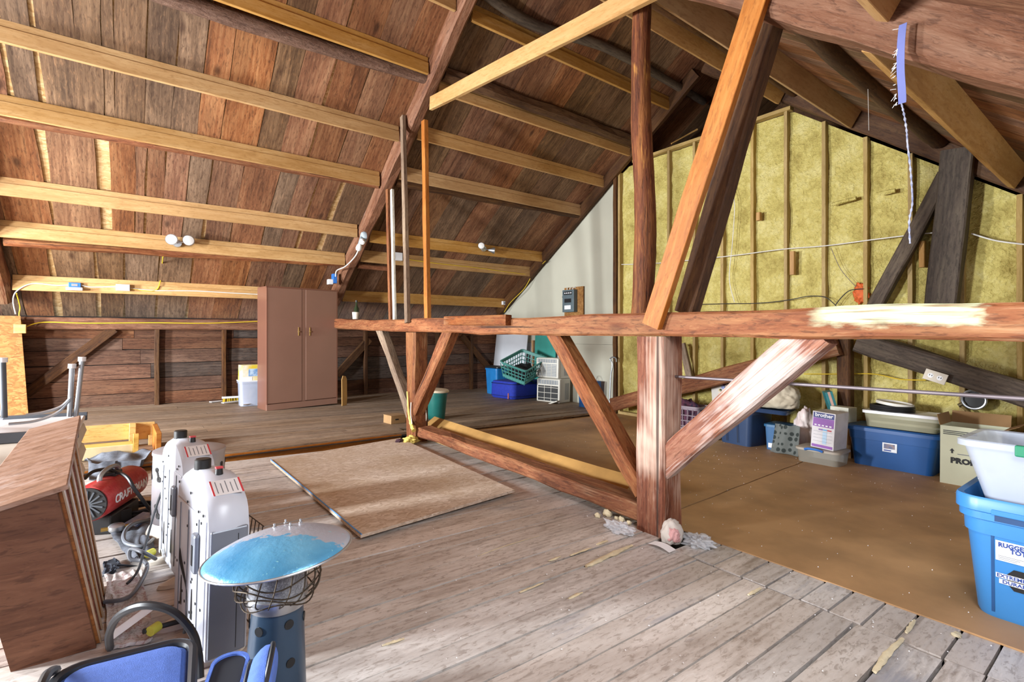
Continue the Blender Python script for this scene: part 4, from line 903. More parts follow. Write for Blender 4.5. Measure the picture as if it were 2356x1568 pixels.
G().tube(spl([(-.15, .06, .31), (-.15, .12, .335), (-.15, .20, .335), (-.145, .26, .31)], 4), .011, 8).build('carry_handle', M_TRIM, sc_, smooth=True)
for x in (-.11, .11):
    for y in (-.2, .2): G().tube([(x - .01, y, .02), (x + .01, y, .02)], .02, 12).build('wheel', M_BLK, sc_, smooth=True)
bg = thing('open_travel_bag', 'open blue travel bag with black lining beside the blue suitcase', 'bag', (.165, 1.34, fz(.2) + .0), rotz=-.3)
G().loft([(0, 0, .0, .10, .26, .04), (0, 0, .04, .12, .30, .05), (0, 0, .28, .10, .30, .045), (0, 0, .33, .085, .27, .04), (0, 0, .33, .07, .25, .035), (0, 0, .05, .09, .26, .04)], 6).build('body', M_BLUEF, bg, smooth=True)
G().loft([(0, 0, .22, .095, .28, .04), (0, 0, .325, .072, .255, .034)], 6).build('lining', M_NAVYL, bg, smooth=True)
sheet('flap', lambda i, j: V(.045 + .05 * math.sin(i * 2.4), -.13 + .27 * j, .31 + .075 * math.sin(i * 3.0) - .10 * i * i - .05 * (2 * j - 1) ** 2), 14, 10, M_BLUEF, bg, thick=.012)
G().tube(spl([(.045 + .0, -.13, .28), (.05, -.05, .335), (.05, .05, .34), (.045, .14, .29)], 6), .006, 6).build('zip', M_TRIM, bg, smooth=True)
G().tube(spl([(.085, -.13, .305), (.10, -.03, .375), (.10, .06, .375), (.085, .14, .31)], 6), .006, 6).build('zip', M_TRIM, bg, smooth=True)
# ================================================================== WARDROBE SIDE AND PLATFORM
def floor_r(u, v): return onr(u, v)
W0, W1 = onr(613, 945), onr(776, 931); wv = W1 - W0; WL = wv.length; wa = math.atan2(wv.y, wv.x)
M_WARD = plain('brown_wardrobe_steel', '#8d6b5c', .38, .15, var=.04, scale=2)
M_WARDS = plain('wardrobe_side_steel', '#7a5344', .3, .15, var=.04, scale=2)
WH = ony(613, 657, W0.y).z - W0.z
wd = thing('wardrobe', 'tall brown metal wardrobe with two doors by the eave wall', 'wardrobe', W0, rotz=wa, tilt=False)
D_ = .34
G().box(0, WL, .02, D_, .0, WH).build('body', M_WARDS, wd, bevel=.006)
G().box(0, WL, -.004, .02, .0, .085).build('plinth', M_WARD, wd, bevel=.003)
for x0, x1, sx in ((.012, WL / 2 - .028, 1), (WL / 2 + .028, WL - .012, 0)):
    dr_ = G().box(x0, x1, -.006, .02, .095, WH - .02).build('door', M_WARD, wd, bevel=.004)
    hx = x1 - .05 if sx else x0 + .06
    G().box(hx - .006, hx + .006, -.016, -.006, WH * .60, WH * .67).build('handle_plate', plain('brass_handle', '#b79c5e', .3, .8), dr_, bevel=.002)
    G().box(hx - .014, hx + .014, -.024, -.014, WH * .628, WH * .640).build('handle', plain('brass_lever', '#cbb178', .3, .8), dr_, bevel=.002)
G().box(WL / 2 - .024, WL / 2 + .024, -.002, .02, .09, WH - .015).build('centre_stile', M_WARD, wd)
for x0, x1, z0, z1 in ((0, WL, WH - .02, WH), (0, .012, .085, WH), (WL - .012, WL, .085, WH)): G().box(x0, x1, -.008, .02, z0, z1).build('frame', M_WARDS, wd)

# things left of the wardrobe
c = onr(580, 934); cb = thing('clear_bin', 'clear plastic bin under a yellow and blue box beside the wardrobe', 'bin', (c.x, c.y + .12, rz(c.x, c.y + .12)))
M_CLR = clear('clear_bin_plastic', '#c9d2e6', .5, .25)
def tub(name, sx, sy, h, mat, parent, k=.86, r=.04, wall=.005, lip=.012, ribs=0):
    S_ = [(0, 0, 0, sx * k, sy * k, r), (0, 0, h - .03, sx - .01, sy - .01, r), (0, 0, h - .03, sx + lip, sy + lip, r + .005), (0, 0, h, sx + lip, sy + lip, r + .005), (0, 0, h, sx - .01 - wall * 2, sy - .01 - wall * 2, r), (0, 0, wall, sx * k - wall * 2, sy * k - wall * 2, r)]
    return G().loft(S_, 5).build(name, mat, parent, smooth=True, angle=35)
tub('body', .34, .26, .36, M_CLR, cb); blob('contents', (0, 0, .01), (.24, .18, .26), plain('mixed_contents', '#b7a58e', .8, c2='#7f8aa6', scale=12), cb, seed=11)
G().loft([(0, 0, .36, .36, .28, .04), (0, 0, .375, .36, .28, .04)], 5).build('lid', M_WHITE, cb, smooth=True)
yb = thing('yellow_blue_box', 'open yellow and blue printed carton on the clear bin', 'box', (c.x + .01, c.y + .12, rz(c.x, c.y + .12) + .376), rotz=.1)
for x0, x1, y0, y1 in ((-.15, .15, -.11, -.105), (-.15, .15, .105, .11), (-.15, -.145, -.105, .105), (.145, .15, -.105, .105)): G().box(x0, x1, y0, y1, 0, .22).build('side', plain('yellow_print', '#e0c43e', .5, c2='#e9e6dc', scale=5), yb)
G().box(-.07, .07, -.1115, -.11, .06, .17).build('blue_emblem', plain('blue_print', '#3f7ec0', .5, c2='#bfd6ea', scale=14), yb)
G().box(-.15, -.02, -.112, -.1115, .0, .05).build('white_band', M_PAPER, yb)
c2 = onr(540, 925); br = thing('push_broom', 'yellow-bristled broom head lying against the eave wall', 'broom', (c2.x, c2.y + .1, rz(c2.x, c2.y)), rotz=.1)
G().box(-.16, .16, -.02, .02, .055, .085).build('block', M_WHITE, br, bevel=.004)
g = G()
for k in range(60): x, y = random.uniform(-.15, .15), random.uniform(-.016, .016); g.tube([(x, y, .056), (x * 1.05, y * 1.8 - .01, .0)], .003, 4)
stuff(g.build('bristles', plain('yellow_bristle', '#d9bb2c', .7), br))
for k, (u0, v0, u1, v1) in enumerate(((484, 926, 560, 918), (512, 930, 570, 923), (556, 936, 600, 930))):
    a, b = onr(u0, v0), onr(u1, v1); tag(timber('white_batten', [a + V(0, 0, .012 + .012 * k), b + V(0, 0, .012 + .012 * k)], .06, .012, M_WHITE, irr=0), ['long white slat lying near the broom', 'white slat overlapping beside the clear bin', 'short white slat in front of the clear bin'][k], 'slat')
# panels right of the wardrobe, bottle and cup on the tie beam end
c = onr(786, 932); tag(G().prism([(-.04, 0), (.06, 0), (.07, .10), (.065, .40), (.04, .45), (-.02, .46), (-.045, .40)], 0, .012, 'y').build('beige_board', M_HARDL, M=Matrix.Translation((c.x + .02, c.y - .05, rz(c.x, c.y))) @ Matrix.Rotation(.5, 4, 'Z'), bevel=.003), 'beige rounded board propped against the wardrobe side', 'board')
cp = thing('cup', 'white cup on the tie beam end beside the wardrobe', 'cup', (2.60, 7.12, 1.347), tilt=False); G().lathe([(.001, 0), (.04, 0), (.048, .10), (.043, .10), (.036, .01), (.001, .01)], 20).build('body', M_CREAM, cp, smooth=True)
bt = thing('bottle', 'dark green bottle standing behind the white cup', 'bottle', (2.65, 7.22, 1.35), tilt=False); G().lathe([(.001, 0), (.036, 0), (.038, .01), (.038, .15), (.015, .20), (.014, .25), (.001, .25)], 18).build('body', plain('green_glass', '#26321f', .15), bt, smooth=True); G().lathe([(.001, .25), (.016, .25), (.016, .275), (.001, .275)], 12).build('cap', M_BLK, bt, smooth=True)

# far-post foot: bucket, carton, foam
c = onr(1003, 962); bk = thing('green_bucket', 'dark green bucket with beige lid beside the far post', 'bucket', (c.x, c.y, rz(c.x, c.y)))
M_GRN = plain('dark_green_plastic', '#1c5f58', .35)
G().lathe([(.001, 0), (.115, 0), (.12, .01), (.145, .33), (.15, .33), (.15, .37), (.14, .37), (.115, .02), (.001, .02)], 32).build('body', M_GRN, bk, smooth=True, angle=35)
G().lathe([(.001, .372), (.158, .372), (.16, .385), (.15, .40), (.06, .405), (.001, .404)], 32).build('lid', plain('beige_lid', '#c7b59b', .6), bk, M=Matrix.Rotation(.06, 4, 'X'), smooth=True)
c = onr(916, 972); cd = thing('small_carton', 'small brown carton with a hand hole by the far post', 'box', (c.x - .03, c.y + .04, rz(c.x, c.y)), rotz=.15)
G().box(-.11, .11, -.09, .09, 0, .10).build('body', M_CARD, cd, bevel=.003); G().box(-.05, .0, -.0915, -.089, .045, .062).build('hand_hole', M_BLK, cd, bevel=.003); G().box(-.112, .112, -.092, .092, .1, .106).build('lid', M_CARD, cd)
fm = tag(blob('foam_drip', (0, 0, 0), (.16, .14, .07), M_FOAMY, amp=.6, fr=3, seed=6), 'hardened yellow foam drip at the far post foot', 'foam'); fm.location = (2.44, 5.02, rz(2.45, 5.0) - .03)
P = [onx(937, 900, 2.485), onx(940, 945, 2.485), onx(945, 972, 2.48), onx(952, 990, 2.47)]; tag(G().tube(spl(P, 6), lambda t: .008 + .014 * t * (1 + .4 * math.sin(t * 40)), 8).build('foam_run', M_FOAMY, smooth=True), 'run of yellow foam down the far post edge', 'foam')
rg2 = tag(blob('dark_rag', (0, 0, 0), (.10, .08, .05), plain('maroon_cloth', '#3f2630', .9), amp=.5, seed=9), 'small maroon rag at the far post foot', 'cloth'); rg2.location = (2.33, 5.05, fz(2.3) + .01)
P = [onx(946, 925, 2.49), onx(945, 950, 2.485), onx(948, 975, 2.475)]; tag(G().tube(spl(P, 5), .006, 6).build('rope_end', M_CREAM, smooth=True), 'short pale rope end hanging on the far post front', 'rope')
P = [onx(977, 930, 2.62), onx(981, 955, 2.66), onx(979, 974, 2.66)]; tag(G().tube(spl(P, 5), .006, 6).build('rope_end', M_CREAM, smooth=True), 'short pale rope end behind the far post', 'rope')

# platform goods
M_ROYAL = plain('royal_blue_fabric', '#1a2f9a', .8, var=.12, scale=30, bump=.2)
a, b, c = onr(1143, 905), onr(1180, 921), onr(1267, 912)
xa = (c - b).normalized(); ang = math.atan2(xa.y, xa.x); ln = (c - b).length * .88; dp = (a - b).length
su = thing('royal_blue_suitcase', 'royal blue suitcase lying flat on the platform under the laundry basket', 'suitcase', (b.x, b.y, rz(b.x, b.y)), rotz=ang)
ys_ = .62
G().loft([(ln / 2, ys_ / 2, .01, ln - .06, ys_ - .06, .08), (ln / 2, ys_ / 2, .05, ln, ys_, .1), (ln / 2, ys_ / 2, .26, ln, ys_, .1), (ln / 2, ys_ / 2, .32, ln - .04, ys_ - .04, .1), (ln / 2, ys_ / 2, .335, ln - .2, ys_ - .2, .08)], 6).build('shell', M_ROYAL, su, smooth=True)
G().tube([Vector(p) for p in rrect(ln / 2, ys_ / 2, .28, ln + .002, ys_ + .002, .1, 6)], .008, 6, loop=True).build('piping', plain('dark_blue_piping', '#0f1a55', .6), su, smooth=True)
G().tube([Vector(p) for p in rrect(ln / 2, ys_ / 2, .06, ln + .002, ys_ + .002, .1, 6)], .006, 6, loop=True).build('piping', plain('dark_blue_piping2', '#0f1a55', .6), su, smooth=True)
G().tube(spl([(.1, -.0, .30), (.2, -.03, .33), (.45, -.03, .33), (.55, 0, .30)], 5), .012, 8).build('handle', M_BLK, su, smooth=True)
G().box(-.012, -.004, .10, .12, .02, .12).build('luggage_tag', plain('tag_red', '#b7634a', .6), su)
M_TEALP = plain('teal_basket_plastic', '#4f8f88', .45, var=.06)
def basket(t, sx, sy, h, mat, rows=4, cols=9, colsy=7):
    """open basket with real holes: posts and rails around a tapered tub"""
    k = .80
    def pt(side, s, z):
        q = k + (1 - k) * z / h; X_, Y_ = sx / 2 * q, sy / 2 * q
        return {0: (X_ * (2 * s - 1), -Y_, z), 1: (X_, Y_ * (2 * s - 1), z), 2: (X_ * (1 - 2 * s), Y_, z), 3: (-X_, Y_ * (1 - 2 * s), z)}[side]
    G().loft([(0, 0, 0, sx * k, sy * k, .04), (0, 0, .02, sx * (k + .01), sy * (k + .01), .04), (0, 0, .02, sx * k - .02, sy * k - .02, .03), (0, 0, .006, sx * k - .02, sy * k - .02, .03)], 4).build('bottom', mat, t, smooth=True)
    G().loft([(0, 0, h - .05, sx * .965, sy * .965, .05), (0, 0, h - .012, sx, sy, .05), (0, 0, h - .012, sx + .03, sy + .03, .06), (0, 0, h, sx + .03, sy + .03, .06), (0, 0, h, sx - .012, sy - .012, .05), (0, 0, h - .05, sx * .965 - .012, sy * .965 - .012, .05)], 5, False, False).build('rim', mat, t, smooth=True)
    g = G()
    for sd in range(4):
        n = cols if sd % 2 == 0 else colsy
        for i in range(n + 1): g.tube([pt(sd, i / n, .0), pt(sd, i / n, h - .04)], .008, 5)
        for j in range(1, rows): g.tube([pt(sd, 0, (h - .05) * j / rows), pt(sd, 1, (h - .05) * j / rows)], .008, 5)
        g.tube([pt(sd, 0, .04), pt(sd, 1, .04)], .016, 6)
    g.build('lattice', mat, t, smooth=True)
bq = onx(1216, 845, 6.0)
lb_ = thing('laundry_basket', 'teal plastic laundry basket tilted on the royal blue suitcase', 'basket', (5.72, 7.15, rz(5.7, 7.1) + .43), rotz=ang + .15, rot=Matrix.Rotation(-.30, 4, 'Y') @ Matrix.Rotation(.28, 4, 'X'))
basket(lb_, .72, .56, .33, M_TEALP); blob('dark_clothes', (0, 0, .015), (.48, .36, .20), plain('dark_clothes', '#23242a', .9), lb_, seed=3, amp=.3)
c = onr(1150, 895); bt_ = thing('blue_barrel_tote', 'blue tote with crooked black lid behind the royal blue suitcase', 'tote', (5.82, 7.98, rz(5.8, 8.0)))
M_BLUET = plain('blue_tote_plastic', '#1f6fae', .4)
tub('body', .50, .40, .50, M_BLUET, bt_); G().loft([(0, 0, .50, .56, .46, .05), (0, 0, .52, .56, .46, .05), (.02, 0, .545, .44, .34, .05)], 5).build('lid', M_BLK, bt_, M=Matrix.Rotation(.05, 4, 'Y'), smooth=True)
M_AC = plain('aged_white_plastic', '#d9d6cb', .45, var=.04)
M_ACG = plain('ac_vent_grey', '#8f9498', .6)
def aircon(label, loc, rotz, grid, h=.42, w_=.48, d=.36):
    t = thing('air_conditioner', label, 'air conditioner', loc, rotz=rotz, group='window air conditioners on the platform')
    G().box(-d / 2 + .05, d / 2, -w_ / 2, w_ / 2, 0, h).build('case', M_AC, t, bevel=.012)
    G().box(-d / 2, -d / 2 + .06, -w_ / 2 - .005, w_ / 2 + .005, .005, h - .005).build('front_bezel', M_AC, t, bevel=.015)
    G().box(-d / 2 - .003, -d / 2 + .002, -w_ / 2 + .03, w_ / 2 - .03, .03, h * .70).build('intake', M_BLK if grid else M_ACG, t)
    G().box(-d / 2 - .003, -d / 2 + .002, -w_ / 2 + .03, w_ / 2 - .03, h * .76, h * .94).build('outlet', M_ACG, t)
    for k in range(3 if grid else 9):
        z = .03 + (h * .67) * (k + .5) / (3 if grid else 9); G().box(-d / 2 - .009, -d / 2 - .002, -w_ / 2 + .03, w_ / 2 - .03, z - .004, z + .004).build('louvre', M_AC, t)
    for k in range(2 if grid else 3):
        y = -w_ / 2 + .03 + (w_ - .06) * (k + 1) / (3 if grid else 4); G().box(-d / 2 - .010, -d / 2 - .002, y - .004, y + .004, .03, h * .70).build('mullion', M_AC, t)
    for k in range(8): y = -w_ / 2 + .05 + (w_ - .1) * k / 7; G().box(-d / 2 - .008, -d / 2 - .002, y - .003, y + .003, h * .77, h * .93).build('outlet_vane', M_AC, t)
    for k in range(7): G().box(.0 + k * .02, .01 + k * .02, -w_ / 2 - .0015, -w_ / 2 + .001, .05, h - .08).build('side_vent', M_ACG, t)
ca = onr(1290, 914)
aircon('lower window air conditioner with dark grid front on the platform', (6.05, 6.68, rz(6.05, 6.65)), .25, True)
aircon('upper window air conditioner stacked on the lower one', (6.08, 6.72, rz(6.05, 6.7) + .422), .15, False, h=.36, w_=.50)
c = onr(1310, 922); vp = thing('air_filter', 'grey filter panel leaning low against the air conditioners', 'panel', (c.x - .36, c.y - .06, rz(c.x - .2, c.y) + .005), rotz=.35, rot=Matrix.Rotation(-.35, 4, 'X'))
G().box(-.22, .22, -.12, .12, 0, .02).build('frame', M_AC, vp, bevel=.004); G().box(-.19, .19, -.095, .095, .02, .023).build('mesh', M_ACG, vp)
M_BLUEBAG = plain('blue_shop_bag', '#1f56a8', .5, c2='#2a79c4', scale=7)
bb = thing('blue_shopping_bag', 'blue printed shopping bag against the white drywall', 'bag', (6.16, 5.90, rz(6.2, 5.9)), rotz=.1)
G().loft([(0, 0, 0, .20, .30, .02), (0, 0, .40, .20, .34, .02), (0, 0, .45, .16, .36, .02)], 3).build('body', M_BLUEBAG, bb, smooth=True); G().tube(spl([(-.09, -.08, .44), (-.10, -.04, .53), (-.10, .04, .53), (-.09, .08, .44)], 5), .006, 6).build('handle', M_BLUEBAG, bb, smooth=True)
for y, z in ((-.07, .20), (.05, .14), (.0, .26)): disc(G(), (-.105, y, z), (1, 0, 0), .025, .008, 14).build('printed_dot', plain('bag_print', '#79b8e0', .5, c2='#d9b64a', scale=15), bb)
pc = [onx(1402, 925, 6.22), onx(1405, 870, 6.24), onx(1409, 838, 6.25), onx(1404, 826, 6.25), onx(1410, 821, 6.25), onx(1417, 824, 6.25), onx(1418, 832, 6.25)]
pc[0].z = rz(6.2, pc[0].y) if pc[0].y > 5.5 else fz(6.2, .005)
tag(G().tube(spl(pc, 6), .011, 8).build('walking_cane', M_LEG, smooth=True), 'grey walking cane hooked beside the corner post', 'cane')
# leaning drywall sheet and teal panel
a, b = onx(1123, 880, 6.2), onx(1214, 880, 6.2)
o = G().rings([[(6.12, 8.72, rz(6.1, 8.7)), (6.12, 7.66, rz(6.1, 7.6)), (6.26, 7.66, 1.12), (6.26, 8.72, 1.12)], [(6.132, 8.72, rz(6.1, 8.7)), (6.132, 7.66, rz(6.1, 7.6)), (6.272, 7.66, 1.12), (6.272, 8.72, 1.12)]]).build('drywall_offcut', M_DRYL)
tag(o, 'loose white drywall offcut leaning at the dark eave corner', 'drywall')
o = G().rings([[(6.29, 7.52, rz(6.1, 7.5)), (6.29, 6.92, rz(6.1, 6.9)), (6.335, 6.92, 1.20), (6.335, 7.52, 1.20)], [(6.302, 7.52, rz(6.1, 7.5)), (6.302, 6.92, rz(6.1, 6.9)), (6.347, 6.92, 1.20), (6.347, 7.52, 1.20)]]).build('teal_sheet', M_TEAL)
tag(o, 'teal board leaning behind the laundry basket', 'board')
# fuse box
fb = thing('fuse_box', 'grey electrical fuse box mounted on the white drywall', 'fuse box', (6.34, 6.46, 1.50), tilt=False)
G().box(.0, .012, -.24, .24, -.05, .47).build('backing_board', M_OSBY, fb, bevel=.002); G().box(-.10, .0, -.10, .19, .02, .42).build('case', plain('fuse_box_grey', '#5f6e74', .5, .2), fb, bevel=.008)
G().box(-.104, -.10, -.06, .15, .33, .39).build('fuse_window', M_BLK, fb); G().box(-.104, -.10, -.04, .13, .19, .26).build('breaker_window', M_BLK, fb); G().box(-.103, -.10, -.03, .13, .07, .14).build('rating_label', M_PAPER, fb)
for k in range(4): disc(G(), (-.107, -.04 + k * .05, .36), (1, 0, 0), .014, .006, 12).build('fuse', M_WHITE, fb)
for k in range(3): G().tube(spl([(-.05, -.02 + k * .07, .42), (-.04, -.04 + k * .08, .46), (-.005, -.06 + k * .1, .45)], 4), .007, 6).build('cable', M_WCORD, fb)
G().tube([(-.06, .19, .30), (-.06, .215, .30)], .02, 10).build('switch_lever', M_BLK, fb)
# ================================================================== RIGHT SIDE: TOTES AND BOXES
M_BLUEN = plain('bright_blue_tote', '#3d84c6', .35, var=.04)
M_BLUED = plain('deep_blue_tote', '#17508f', .4, var=.06)
M_NAVY = plain('navy_tote', '#2b3f5f', .35, var=.06)
M_FROST = clear('frosted_bin', '#cfd8e8', .55, .3)
M_GREENH = plain('green_handle', '#1d7d5c', .4)
M_LABW = plain('label_white', '#e4e6ea', .5); M_LABB = plain('label_blue', '#2a4590', .5)
LF = lambda x, y, z: face((x, y, z), (0, -1, 0), (0, 0, 1))       # flat on a face that looks towards -X
# near tote with a frosted bin nested in it
nt = thing('rugged_tote', 'bright blue storage tote at the right edge holding a frosted bin', 'tote', (3.18, .19, fz(3.18)))
bx, by, h = .42, .62, .52
S_ = [(0, 0, 0, bx, by, .06), (0, 0, .02, bx + .02, by + .02, .07), (0, 0, .36, bx + .075, by + .085, .08), (0, 0, .362, bx + .095, by + .105, .085), (0, 0, .42, bx + .10, by + .11, .085), (0, 0, .425, bx + .12, by + .14, .09), (0, 0, .455, bx + .12, by + .14, .09), (0, 0, .46, bx + .135, by + .16, .09), (0, 0, h - .01, bx + .135, by + .16, .09), (0, 0, h, bx + .125, by + .15, .085), (0, 0, h - .005, bx + .09, by + .11, .08), (0, 0, .02, bx, by, .06)]
G().loft(S_, 6).build('body', M_BLUEN, nt, smooth=True, angle=32)
def fx(z): return -(bx + .02 + .055 * (z - .02) / .34) / 2
g = G(); g.add([(fx(.03) - .002, .265, .03), (fx(.03) - .002, .255, .03), (fx(.36) - .002, .255, .36), (fx(.36) - .002, .265, .36)], [(0, 1, 2, 3)]); g.build('rib_line', plain('tote_groove', '#1d4f86', .5), nt)
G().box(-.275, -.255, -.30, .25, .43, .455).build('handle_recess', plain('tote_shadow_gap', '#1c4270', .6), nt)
G().box(-.283, -.268, -.31, .26, .455, .478).build('handle_lip', M_BLUEN, nt, bevel=.004)
def on_face(y, z): return (fx(z) - .004, y, z)
up_ = (-.055 / 2 / .34, 0, 1)
lbm = face(on_face(.25, .262), (0, -1, 0), up_)
lb = G().box(0, .30, 0, .085, 0, .0015).build('sticker', M_LABW, nt, M=lbm)
text('RUGGED', .026, M_LABB, lb, Matrix.Translation((.008, .060, .0018)), sx=.9, bold=.0012); text('TOTE', .026, M_LABB, lb, Matrix.Translation((.045, .040, .0018)), sx=.9, bold=.0012)
for k in range(3): G().box(.008, .085 - .01 * k, .020 - k * .007, .022 - k * .007, .0015, .002).build('print_line', M_INK, lb)
G().box(.125, .24, .012, .08, .0015, .002).build('blue_square', M_LABB, lb); G().box(.15, .165, .025, .075, .002, .0025).build('white_mark', M_LABW, lb); G().box(.15, .20, .02, .035, .002, .0025).build('white_mark', M_LABW, lb)
em = G().prism([(-.05, -.02), (-.03, -.045), (.03, -.045), (.05, -.02), (.05, .02), (.03, .045), (-.03, .045), (-.05, .02)], 0, .0015, 'z').build('emblem', M_BLK, nt, M=face(on_face(.165, .19), (0, -1, 0), up_))
G().box(-.085, .085, -.002, .018, .0015, .002).build('emblem_band', M_LABW, em); G().box(-.075, .075, -.026, -.006, .0015, .002).build('emblem_band', M_LABW, em)
text('EXTREMELY', .021, M_LABB, em, Matrix.Translation((-.082, .001, .0022)), sx=1.0, bold=.0006); text('DURABLE', .021, M_LABB, em, Matrix.Translation((-.065, -.023, .0022)), sx=1.05, bold=.0006)
cbn = thing('frosted_bin', 'frosted clear bin with green handles nested in the bright blue tote', 'bin', (3.18, .19, fz(3.18) + .33))
S_ = [(0, 0, 0, .34, .50, .05), (0, 0, .40, .46, .73, .06), (0, 0, .40, .50, .77, .06), (0, 0, .425, .50, .77, .06), (0, 0, .43, .485, .755, .06), (0, 0, .425, .45, .72, .055), (0, 0, .008, .33, .49, .05)]
G().loft(S_, 6).build('body', M_FROST, cbn, smooth=True, angle=32)
for s in (-1, 1):
    G().box(s * .26 - .012, s * .26 + .012, -.19, .19, .385, .432).build('handle', M_GREENH, cbn, bevel=.006)
G().box(-.18, .18, .315, .317, .25, .252).build('mould_line', M_WHITE, cbn)

# big blue tote by the foam wall, flat bin and lids on it
bt2 = thing('storage_tote', 'large deep blue lidded tote against the foam wall', 'tote', (5.95, 1.59, fz(5.95)))
G().loft([(0, 0, 0, .38, .62, .05), (0, 0, .26, .42, .69, .06), (0, 0, .262, .43, .70, .06), (0, 0, .345, .44, .72, .06)], 6).build('body', M_BLUED, bt2, smooth=True, angle=32)
G().loft([(0, 0, .345, .47, .77, .06), (0, 0, .375, .47, .77, .06), (0, 0, .388, .43, .73, .05), (0, 0, .380, .36, .66, .05)], 6).build('lid', M_BLUED, bt2, smooth=True, angle=32)
s_ = G().box(0, .115, 0, .085, 0, .0015).build('sticker', M_LABW, bt2, M=LF(-.2105, -.0 + .06, .17)); G().box(.012, .10, .03, .075, .0015, .002).build('picture', plain('sticker_picture', '#2d5b93', .5, c2='#9a7f72', scale=30), s_); G().box(.012, .07, .008, .02, .0015, .002).build('print_line', M_LABB, s_)
fl = thing('flat_bin', 'flat clear bin with white lid on the deep blue tote', 'bin', (5.95, 1.53, fz(5.95) + .391), rotz=.03)
M_CLR2 = clear('clear_yellowish', '#c3c0a2', .55, .25)
G().loft([(0, 0, 0, .34, .54, .04), (0, 0, .13, .37, .58, .05)], 5).build('body', M_CLR2, fl, smooth=True, angle=32); G().loft([(0, 0, .04, .30, .50, .04), (0, 0, .06, .30, .50, .04)], 4).build('contents', plain('paper_contents', '#a9a58a', .8), fl)
G().loft([(0, 0, .13, .39, .61, .05), (0, 0, .155, .39, .61, .05), (0, 0, .16, .36, .58, .045), (0, 0, .155, .33, .55, .04)], 5).build('lid', M_WHITE, fl, smooth=True, angle=32)
for s in (-1, 1): G().box(-.04, .04, s * .305 - .012, s * .305 + .012, .10, .15).build('latch', M_BLK, fl, bevel=.004)
zt = fz(5.95) + .389 + .161
ct = thing('cable_coil', 'black cable coil on the white bin lid', 'cable', (5.92, 1.62, zt)); 
for k in range(3): G().tube([(.17 * math.cos(2 * math.pi * j / 30), .17 * math.sin(2 * math.pi * j / 30), .011 + k * .018) for j in range(30)], .011, 8, loop=True).build('turn', M_BLK, ct, smooth=True)
bl = thing('bucket_lid', 'round white bucket lid on the black cable coil', 'lid', (5.92, 1.60, zt + .062), rot=Matrix.Rotation(.10, 4, 'X')); G().lathe([(.001, .012), (.13, .012), (.135, .026), (.148, .026), (.152, .0), (.145, -.0), (.14, .004), (.001, .004)], 36).build('disc', plain('bucket_lid_white', '#d9d6cc', .5), bl, smooth=True, angle=35)

# cartons
def carton(name, label, x0, x1, y0, y1, h, mat, inner, flaps=True, z0=None):
    t = thing(name, label, 'box', ((x0 + x1) / 2, (y0 + y1) / 2, fz((x0 + x1) / 2) if z0 is None else z0)); X_, Y_ = (x1 - x0) / 2, (y1 - y0) / 2
    G().box(-X_, -X_ + .005, -Y_, Y_, 0, h).build('front', mat, t); G().box(X_ - .005, X_, -Y_, Y_, 0, h).build('back', mat, t); G().box(-X_ + .005, X_ - .005, -Y_, -Y_ + .005, 0, h).build('side', mat, t); G().box(-X_ + .005, X_ - .005, Y_ - .005, Y_, 0, h).build('side', mat, t)
    G().box(-X_ + .005, X_ - .005, -Y_ + .005, Y_ - .005, 0, .006).build('bottom', inner, t)
    if flaps:
        sheet('flap', lambda i, j: V(X_ + .10 * i * .3, -Y_ + 2 * Y_ * j, h + .10 * i), 3, 3, inner, t, thick=.004); sheet('flap', lambda i, j: V(-X_ + 2 * X_ * j, Y_ + .02 * i, h + .09 * i), 3, 3, inner, t, thick=.004); sheet('flap', lambda i, j: V(-X_ + 2 * X_ * j, -Y_ - .10 * i, h + .05 * i), 3, 3, inner, t, thick=.004)
    return t
M_CREAMC = plain('cream_carton', '#d9dcc0', .7, var=.03)
pb = carton('printed_carton', 'open cream carton with black print beside the deep blue tote', 5.60, 5.98, .80, 1.19, .50, M_CREAMC, M_CARD)
text('PROP', .062, M_BLK, pb, LF(-.191, .125, .19), bold=.004, sx=1.05)
g = G(); g.prism([(-.006, 0), (.006, 0), (.006, .02), (.016, .02), (0, .042), (-.016, .02), (-.006, .02)], 0, .001, 'z'); g.build('arrow', M_BLK, pb, M=LF(-.191, .115, .27))
for k in range(3): G().box(0, .22 - .06 * (k == 2), 0, .007, 0, .001).build('print_line', M_BLK, pb, M=LF(-.191, .175, .455 - k * .014))
G().box(0, .12, 0, .006, 0, .001).build('print_line', M_INK, pb, M=LF(-.191, .08, .265))
ob = carton('open_carton', 'open brown carton of odds and ends behind the frosted bin', 5.78, 6.2, .08, .66, .46, M_CARD, M_CARD)
blob('contents', (0, 0, .25), (.34, .5, .22), plain('odds_and_ends', '#6b4a3a', .8, c2='#3f6b4e', scale=25), ob, amp=.5, seed=12)
# underbed bin with machine carton
ub = thing('underbed_bin', 'low clear bin with blue latch in front of the boxes', 'bin', (5.53, 2.09, fz(5.53)), rotz=.03)
M_CLR3 = clear('clear_grey', '#a8a498', .6, .3)
G().loft([(0, 0, 0, .30, .36, .05), (0, 0, .125, .33, .39, .06)], 5).build('body', M_CLR3, ub, smooth=True, angle=32); G().loft([(0, 0, .125, .35, .41, .06), (0, 0, .145, .35, .41, .06), (0, 0, .15, .32, .38, .05)], 5).build('lid', plain('dusty_lid', '#a89f92', .5), ub, smooth=True, angle=32)
G().tube(spl([(-.18, .10, .135), (-.19, .06, .148), (-.19, -.02, .148), (-.18, -.06, .135)], 5), .012, 8).build('latch', M_BLUEB, ub, smooth=True)
mc = thing('machine_carton', 'white and purple sewing machine carton on the low clear bin', 'box', (5.54, 2.04, fz(5.54) + .156), rotz=-.06, rot=Matrix.Rotation(.05, 4, 'X'))
